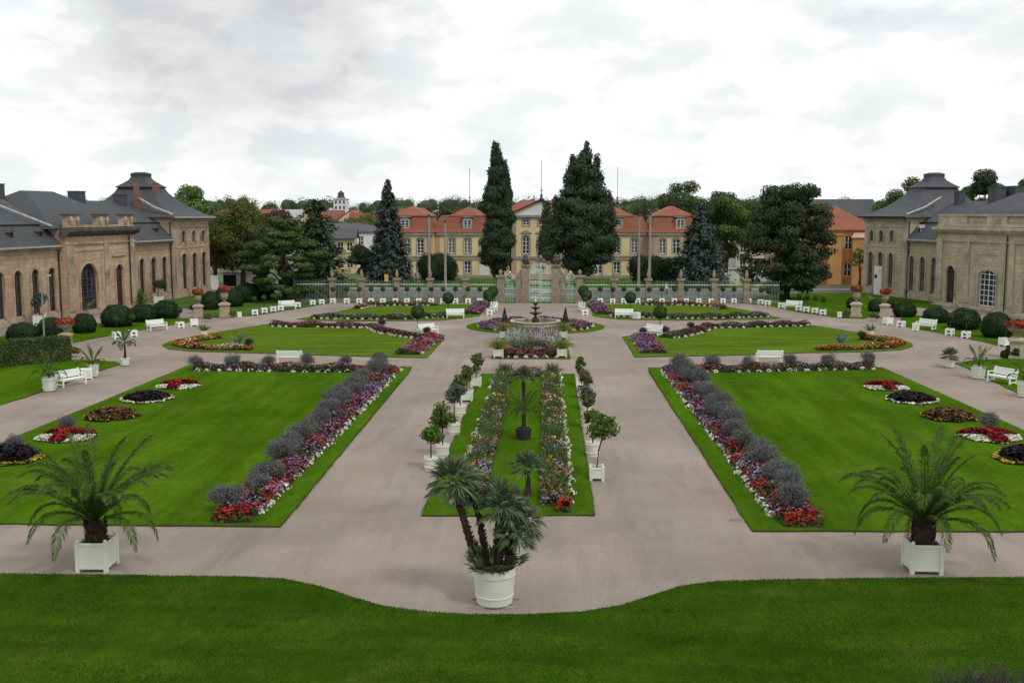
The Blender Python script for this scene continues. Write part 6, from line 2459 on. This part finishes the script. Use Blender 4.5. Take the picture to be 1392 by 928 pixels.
def gate_leaf(root, x0, x1, h, hx, cols):
    """x0 hinge side; hx extra height at the meeting stile; bars + scrollwork"""
    lf = MB()
    s = 1 if x1 > x0 else -1
    w = abs(x1 - x0)
    X = lambda u: x0 + s * u
    top = lambda u: h + hx * (1 - (1 - u / w) ** 2) ** .8
    for u in (0.04, w - .04):
        lf.box(X(u) - .04, X(u) + .04, -.04, .04, .08, top(u))
    for z in (.15, .85, 1.75, 2.65):
        lf.box(X(0), X(w), -.03, .03, z, z + .06)
    n = cols
    for k in range(1, n):
        u = w * k / n
        lf.box(X(u) - .016, X(u) + .016, -.016, .016, .2, top(u) - .05)
    pts = [(X(w * k / 8), 0, top(w * k / 8)) for k in range(9)]
    lf.tube(pts, .04, 5)
    lf.build('gate_leaf', 'iron', root)
    sc = MB()
    for z0, z1 in ((.2, .85), (.92, 1.75), (1.82, 2.65)):
        zc = (z0 + z1) / 2
        r = min(.27, (z1 - z0) * .34)
        for u in np.arange(w * .18, w, w * .32):
            scroll(sc, X(u), zc, r, 1.4, s, .028, 0)
            scroll(sc, X(u + w * .1), zc + .05, r * .7, 1.3, -s, .024, PI)
    for u in np.arange(w * .15, w, w * .28):
        zc = (2.72 + top(u)) / 2
        scroll(sc, X(u), zc, min(.3, (top(u) - 2.72) * .36), 1.4, s, .028, 0)
        scroll(sc, X(u), top(u) - .18, .14, 1.2, -s, .022, 0)
    sc.build('scrollwork', 'iron_w', root)


cxg = (pmain[0] + pmain[1]) / 2
t = thing('gate', 'tall ornate pale green wrought iron double gate on the garden axis', 'gate', (cxg, GY, 0))
hw = (pmain[1] - pmain[0]) / 2 - .42
gate_leaf(t, -hw, -.02, 3.7, .75, 7)
gate_leaf(t, hw, .02, 3.7, .75, 7)
b = MB()
for s in (-1, 1):
    scroll(b, s * .42, 4.72, .32, 1.5, s, .035, PI / 2)
    scroll(b, s * .95, 4.5, .24, 1.4, -s, .03, PI / 2)
b.tube([(-hw, 0, 4.3), (-hw * .5, 0, 4.62), (0, 0, 5.0), (hw * .5, 0, 4.62), (hw, 0, 4.3)], .035, 5)
b.lathe([(.1, 4.95), (.18, 5.1), (.1, 5.25), (.02, 5.4)], 8)
b.build('crest', 'pillar', t)
for s, lab in ((-1, 'small arched pale green iron side gate left of the main gate'), (1, 'small arched pale green iron side gate right of the main gate')):
    xa = side[0 if s < 0 else 1] - s * .45
    xb = pmain[0 if s < 0 else 1] + s * 1.1
    t = thing('side_gate', lab, 'gate', ((xa + xb) / 2, GY, 0))
    w = abs(xb - xa) / 2 - .04
    b = MB()
    for u in np.linspace(-w, w, 8):
        b.box(u - .016, u + .016, -.016, .016, .1, 2.3)
    for z in (.12, .95, 2.25):
        b.box(-w, w, -.025, .025, z, z + .06)
    b.build('gate_leaf', 'iron', t)
    b = MB()
    b.tube([(w * math.cos(PI * k / 10), 0, 2.3 + 1.0 * math.sin(PI * k / 10)) for k in range(11)], .045, 5)
    for s2 in (-1, 1):
        scroll(b, s2 * w * .45, 2.62, .24, 1.4, s2, .028, 0)
        scroll(b, s2 * w * .4, 1.9, .2, 1.3, -s2, .024, 0)
    scroll(b, 0, 3.0, .16, 1.3, 1, .026, 0)
    b.lathe([(.05, 3.28), (.13, 3.42), (.03, 3.6)], 8)
    b.build('arch', 'iron_w', t)

# ------------------------------------------------------------------ poles, lamps, sign
def pole(px, py, ptop, label, r=.17):
    q = g(px, py)
    zt = at(px, ptop, q[1])[2]
    t = thing('tram_pole', label, 'pole', (q[0], q[1], 0))
    b = MB()
    b.tube([(0, 0, 0), (0, 0, zt)], [r * 1.15, r * .8], 10)
    b.build('shaft', 'concrete', t)
    b = MB()
    b.lathe([(r * 1.0, zt - .35), (r * 1.0, zt - .1), (r * .5, zt + .05)], 10)
    b.build('cap', 'darkiron', t)
    return q, zt


p1 = pole(583.9, 391.5, 291, 'taller tram pole before the left yew dome')
p2 = pole(605.6, 392, 299, 'shorter tram pole before the left yew dome')
p3 = pole(868, 391, 291, 'left tram pole before the right yew mass')
p4 = pole(882.5, 391.5, 289, 'right tram pole before the right yew mass', .19)
for (qa, za), (qb, zb), lab in ((p1, p4, 'upper overhead wire between the outer tram poles'), (p2, p3, 'lower overhead wire between the inner tram poles')):
    b = MB()
    pts = [(qa[0] + (qb[0] - qa[0]) * k / 10, qa[1] + (qb[1] - qa[1]) * k / 10, za - .3 + (zb - za) * k / 10 - .5 * math.sin(PI * k / 10)) for k in range(11)]
    b.tube(pts, .012, 4)
    tag(b.build('overhead_wire', 'darkiron'), lab, 'wire')


def lamp(px, py, ptop, arm, label, z=0.0):
    q = g(px, py)
    zt = at(px, ptop, q[1])[2]
    t = thing('street_lamp', label, 'lamp', (q[0], q[1], z))
    b = MB()
    b.tube([(0, 0, 0), (0, 0, zt)], [.075, .05], 8)
    b.build('shaft', 'steel', t)
    b = MB()
    b.tube([(0, 0, zt - .02), (arm * .5, 0, zt + .03)], .035, 6)
    b.build('arm', 'steel', t)
    b = MB()
    b.extr([(-.09, 0), (.09, 0), (.07, .09), (-.07, .09)], arm * .5, arm)
    o = b.build('lamp_head', 'lead', t)
    o.location = (0, 0, zt)


lamp(400, 410, 350, .75, 'grey street lamp standing before the cedar on the left')
lamp(1071, 402, 347, -.75, 'grey street lamp standing before the black pine')
lamp(60.5, 466, 375, .8, 'grey lamp post rising between dome bushes behind the hedge')


def info_sign(label, px, pyb, w, h, rz, mark=True):
    q = g(px, pyb)
    t = thing('info_sign', label, 'sign', (q[0], q[1], 0), rz)
    b = MB()
    b.box(-w / 2, w / 2, -.09, .09, .12, h)
    b.box(-w / 2 + .1, w / 2 - .1, -.07, .07, 0, .12)
    b.build('panel', 'white2', t)
    if mark:
        b = MB()
        b.box(-w / 2 + .08, -w / 2 + .38, -.098, -.0925, h * .58, h * .58 + .42)
        b.build('dark_mark', 'black', t)
        b = MB()
        for k in range(3):
            b.box(-w / 2 + .5, w / 2 - .16, -.097, -.0925, h * .86 - k * .16, h * .86 - k * .16 + .045)
        b.build('text_lines', 'steel', t)


info_sign('tall white information panel against the right pavilion', 1193.5, 400.5, 1.15, 3.55, -.35)
info_sign('white panel beside the left pavilion corner', 292, 394, 1.05, 1.9, .15, False)
# grey shelter behind the left dome bushes
q = g(318, 392)
t = thing('shelter', 'low grey flat roofed shelter with dark opening behind left dome bushes', 'shelter', (q[0] + .6, q[1], 0), .05)
b = MB()
b.box(-2.0, 2.2, 0, 3, 0, 1.95)
b.build('wall', 'white_pl', t)
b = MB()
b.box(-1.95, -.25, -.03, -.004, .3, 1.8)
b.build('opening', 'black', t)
b = MB()
b.box(-2.2, 2.4, -.3, 3.2, 1.96, 2.12)
b.build('roof', 'lead', t)
# kiosk right
q = g(1002, 387)
t = thing('kiosk', 'beige white kiosk beyond the fence near the black pine', 'kiosk', (q[0], q[1], 0), -.1)
b = MB()
b.box(-1.05, .2, 0, 1.8, 0, 2.15)
b.box(.21, 1.05, .1, 1.8, 0, 2.0, 1)
b.build('wall', ['white_pl', 'cream'], t)
b = MB()
b.box(-1.2, 1.2, -.15, 1.9, 2.16, 2.28)
b.build('roof', 'lead', t)
b = MB()
b.box(-.8, -.1, -.02, -.004, .15, 1.9)
b.build('door', 'frame_w', t)
# yellow sign on post
q = g(525.5, 392)
t = thing('road_sign', 'yellow sign on a thin post behind the left fence', 'sign', (q[0], q[1], 0))
b = MB()
b.tube([(0, 0, 0), (0, 0, 1.9)], .04, 6)
b.build('post', 'steel', t)
b = MB()
b.box(-.27, .27, -.03, .03, .95, 1.9)
b.build('panel', 'yellow', t)
# square pedestal
# statue on pedestal beyond the fence
q = g(492, 391)
t = thing('statue', 'pale stone figure on a pedestal behind the left fence', 'statue', (q[0], q[1], 0))
b = MB()
b.box(-.4, .4, -.4, .4, 0, .9)
b.box(-.5, .5, -.5, .5, .9, 1.0)
b.build('pedestal', 'grey_tr', t)
b = MB()
b.lathe([(.32, 1.0), (.26, 1.3), (.2, 1.6), (.26, 1.85), (.1, 1.98), (.13, 2.1), (.12, 2.22), (.03, 2.3)], 10)
b.build('figure', 'grey_tr', t, smooth=True)
# drain cover
q = g(1000, 707)
b = MB()
b.box(-.28, .28, -.13, .13, 0, .012)
for k in range(5):
    b.box(-.22, .22, -.10 + k * .045, -.085 + k * .045, .012, .0135, 1)
tag(b.build('drain_cover', ['concrete', 'black'], None, (q[0], q[1], .005)), 'small rectangular drain cover in the gravel by the right lawn corner', 'drain')


# ------------------------------------------------------------------ parked cars
def car(label, px, py, rz, mat):
    q = g(px, py)
    t = thing('parked_car', label, 'car', (q[0], q[1], .02), rz, None)
    b = MB()
    prof = [(-2.05, .25), (-2.1, .62), (-1.9, .86), (-1.15, .95), (-.55, 1.42), (.75, 1.45), (1.55, 1.0), (2.0, .9), (2.08, .55), (2.05, .25)]
    hw = .85
    n = len(prof)
    v = [(p[0], -hw * (.82 if p[1] > 1.1 else 1), p[1]) for p in prof] + [(p[0], hw * (.82 if p[1] > 1.1 else 1), p[1]) for p in prof]
    b.add(v, [(i, (i + 1) % n, n + (i + 1) % n, n + i) for i in range(n)] + [tuple(range(n))[::-1], tuple(range(n, 2 * n))])
    b.build('body', mat, t)
    for s in (-1, 1):
        w = MB()
        w.add([(-1.0, s * .86, .98), (-.5, s * .74, 1.36), (.72, s * .74, 1.38), (1.35, s * .86, 1.02)], [(0, 1, 2, 3)])
        w.build('side_window', 'glass', t)
    w = MB()
    w.add([(-1.17, -.72, 1.0), (-.6, -.62, 1.41), (-.6, .62, 1.41), (-1.17, .72, 1.0)], [(0, 1, 2, 3)])
    w.build('windscreen', 'glass', t)
    for x in (-1.3, 1.3):
        for s in (-1, 1):
            w = MB()
            w.lathe([(.3, -.1), (.32, -.07), (.32, .07), (.3, .1)], 14)
            o = w.build('wheel', 'tyre', t)
            o.location = (x, s * .78, .32)
            o.rotation_euler = (PI / 2, 0, 0)


car('white parked car beyond the dome bushes at left', 349, 399, .1, 'carw')
car('silver parked car under the cedar on the left', 375, 400, .0, 'carg')
car('white parked car under the black pine, left of its trunk', 1022, 383, .05, 'carw')
car('silver parked car to the right of the white kiosk', 1042, 385, 0, 'carg')
car('white parked car far behind the kiosk', 1004, 379, .1, 'carw')


# ------------------------------------------------------------------ pedestrian on the street
def person(label, px, py, rz):
    q = g(px, py)
    t = thing('person', label, 'person', (q[0], q[1], .02), rz)
    J = {'pel': (0, 0, .95, .14), 'chest': (0, .02, 1.30, .16), 'neck': (0, .01, 1.47, .06), 'head': (0, -.02, 1.60, .10), 'crown': (0, 0, 1.70, .075),
         'hl': (-.1, 0, .88, .105), 'kl': (-.11, -.14, .48, .07), 'al': (-.11, -.06, .08, .045), 'tl': (-.11, -.2, .03, .035),
         'hr': (.1, 0, .88, .105), 'kr': (.11, .04, .48, .07), 'ar': (.11, .22, .1, .045), 'tr': (.11, .1, .03, .035),
         'sl': (-.2, .02, 1.38, .065), 'el': (-.25, .12, 1.12, .045), 'wl': (-.24, .02, .9, .035), 'nl': (-.24, -.03, .8, .03),
         'sr': (.2, .02, 1.38, .065), 'er': (.25, -.06, 1.12, .045), 'wr': (.24, -.2, .93, .035), 'nr': (.24, -.25, .84, .03)}
    E_ = [('pel', 'chest'), ('chest', 'neck'), ('neck', 'head'), ('head', 'crown'), ('pel', 'hl'), ('hl', 'kl'), ('kl', 'al'), ('al', 'tl'), ('pel', 'hr'), ('hr', 'kr'), ('kr', 'ar'), ('ar', 'tr'),
          ('chest', 'sl'), ('sl', 'el'), ('el', 'wl'), ('wl', 'nl'), ('chest', 'sr'), ('sr', 'er'), ('er', 'wr'), ('wr', 'nr')]
    ks = list(J)
    me = bpy.data.meshes.new('body')
    me.from_pydata([J[k][:3] for k in ks], [(ks.index(a), ks.index(b)) for a, b in E_], [])
    o = link('body', me, t)
    md = o.modifiers.new('skin', 'SKIN')
    for i, k in enumerate(ks):
        sv = me.skin_vertices[0].data[i]
        sv.radius = (J[k][3], J[k][3])
        sv.use_root = (k == 'pel')
    o.modifiers.new('sub', 'SUBSURF').render_levels = 1
    dg = bpy.context.evaluated_depsgraph_get()
    bm = bpy.data.meshes.new_from_object(o.evaluated_get(dg))
    o.modifiers.clear()
    o.data = bm
    bm.name = 'body'
    for m in ('skin', 'shirt', 'jeans'):
        bm.materials.append(M[m])
    for p_ in bm.polygons:
        c_ = p_.center
        p_.material_index = 0 if c_.z > 1.46 or (c_.z < 1.05 and abs(c_.x) > .2) else (1 if c_.z > .93 else 2)
        p_.use_smooth = True
    h = MB()
    h.lathe([(.105, 1.6), (.11, 1.68), (.08, 1.76), (.02, 1.785)], 10, (0, .015, 0))
    h.build('hair', 'bark', t, smooth=True)
    return t


person('pedestrian in white shirt and dark trousers walking on the street', 906, 402.5, 1.3)
# ------------------------------------------------------------------ sky, sun, camera
w = bpy.data.worlds.new('World')
SC.world = w
w.use_nodes = True
nt = w.node_tree
bg = nt.nodes['Background']
SUN_EL, SUN_AZ = math.radians(52), math.radians(140)   # azimuth clockwise from +Y
sky = nd(nt, 'ShaderNodeTexSky', sky_type='NISHITA')
sky.sun_disc = False
sky.sun_elevation = SUN_EL
sky.sun_rotation = SUN_AZ
sky.air_density = 1.2
sky.dust_density = 2.0
tc = nd(nt, 'ShaderNodeTexCoord')
V = tc.outputs['Generated']
# cloud deck: project the direction on a high layer, softened near the horizon
sx = nd(nt, 'ShaderNodeSeparateXYZ')
nt.links.new(V, sx.inputs[0])
c1 = noise(nt, 1.0, 8, V, (4.6, 4.6, 9.0), rough=.55)
c2 = noise(nt, 1.0, 9, V, (13, 13, 27), rough=.54)
c3 = noise(nt, 1.0, 4, V, (3.4, 3.4, 8.0), rough=.5)
B = 11.1
base = ramp(nt, c1, [(.28, (.88, .885, .89)), (.42, (.95, .953, .956)), (.52, (.99, .99, .99)), (.62, (1.03, 1.03, 1.03))])
puff = ramp(nt, c2, [(.34, (.90, .91, .92)), (.46, (.95, .955, .96)), (.505, (1.03, 1.03, 1.025)), (.62, (1.12, 1.12, 1.115))])
cc = mix(nt, base, puff, 1.0, 'MULTIPLY')
# dark grey cloud bank high on the left
dv = nd(nt, 'ShaderNodeVectorMath', operation='DISTANCE')
nt.links.new(V, dv.inputs[0])
dd = ray(330, -10)
dd = dd / np.linalg.norm(dd)
dv.inputs[1].default_value = tuple(dd)
mk = nd(nt, 'ShaderNodeMath', operation='MULTIPLY_ADD')
nt.links.new(c1, mk.inputs[0])
mk.inputs[1].default_value = -.20
nt.links.new(dv.outputs['Value'], mk.inputs[2])
bank = ramp(nt, mk.outputs[0], [(0.0, (.74, .74, .75)), (.035, (.90, .90, .905)), (.085, (1, 1, 1))])
cc = mix(nt, cc, bank, 1.0, 'MULTIPLY')
sc_ = nd(nt, 'ShaderNodeMix', data_type='RGBA', blend_type='MULTIPLY')
sc_.inputs['Factor'].default_value = 1
nt.links.new(cc, sc_.inputs['A'])
sc_.inputs['B'].default_value = (B * .985, B, B * 1.005, 1)
gap = ramp(nt, c3, [(.34, (.4, .4, .4)), (.42, (1, 1, 1))])
fin = nd(nt, 'ShaderNodeMix', data_type='RGBA')
nt.links.new(gap, fin.inputs['Factor'])
pale = mix(nt, sky.outputs[0], (8.2, 9.4, 10.2), .7)
nt.links.new(pale, fin.inputs['A'])
nt.links.new(sc_.outputs['Result'], fin.inputs['B'])
nt.links.new(fin.outputs['Result'], bg.inputs['Color'])
bg.inputs['Strength'].default_value = 0.09

sl = bpy.data.lights.new('sun', 'SUN')
sl.energy = 1.5
sl.angle = math.radians(11)
sl.color = (1.0, .96, .9)
so = bpy.data.objects.new('sun', sl)
COL.objects.link(so)
sd = Vector((math.sin(SUN_AZ) * math.cos(SUN_EL), math.cos(SUN_AZ) * math.cos(SUN_EL), math.sin(SUN_EL)))
so.rotation_euler = (-sd).to_track_quat('-Z', 'Y').to_euler()

cam = bpy.data.cameras.new('camera')
cam.sensor_width = 36
cam.lens = F / 1392 * 36
cam.clip_start = .5
cam.clip_end = 5000
co = bpy.data.objects.new('camera', cam)
COL.objects.link(co)
co.location = (0, 0, HCAM)
co.rotation_euler = (PI / 2 - PITCH, 0, YAW)
SC.camera = co
SC.view_settings.view_transform = 'Standard'
SC.view_settings.look = 'None'
SC.view_settings.exposure = 0.0
SC.view_settings.gamma = 1.0
SC.view_settings.use_curve_mapping = False
SC.cycles.max_bounces = 6
SC.cycles.use_denoising = True
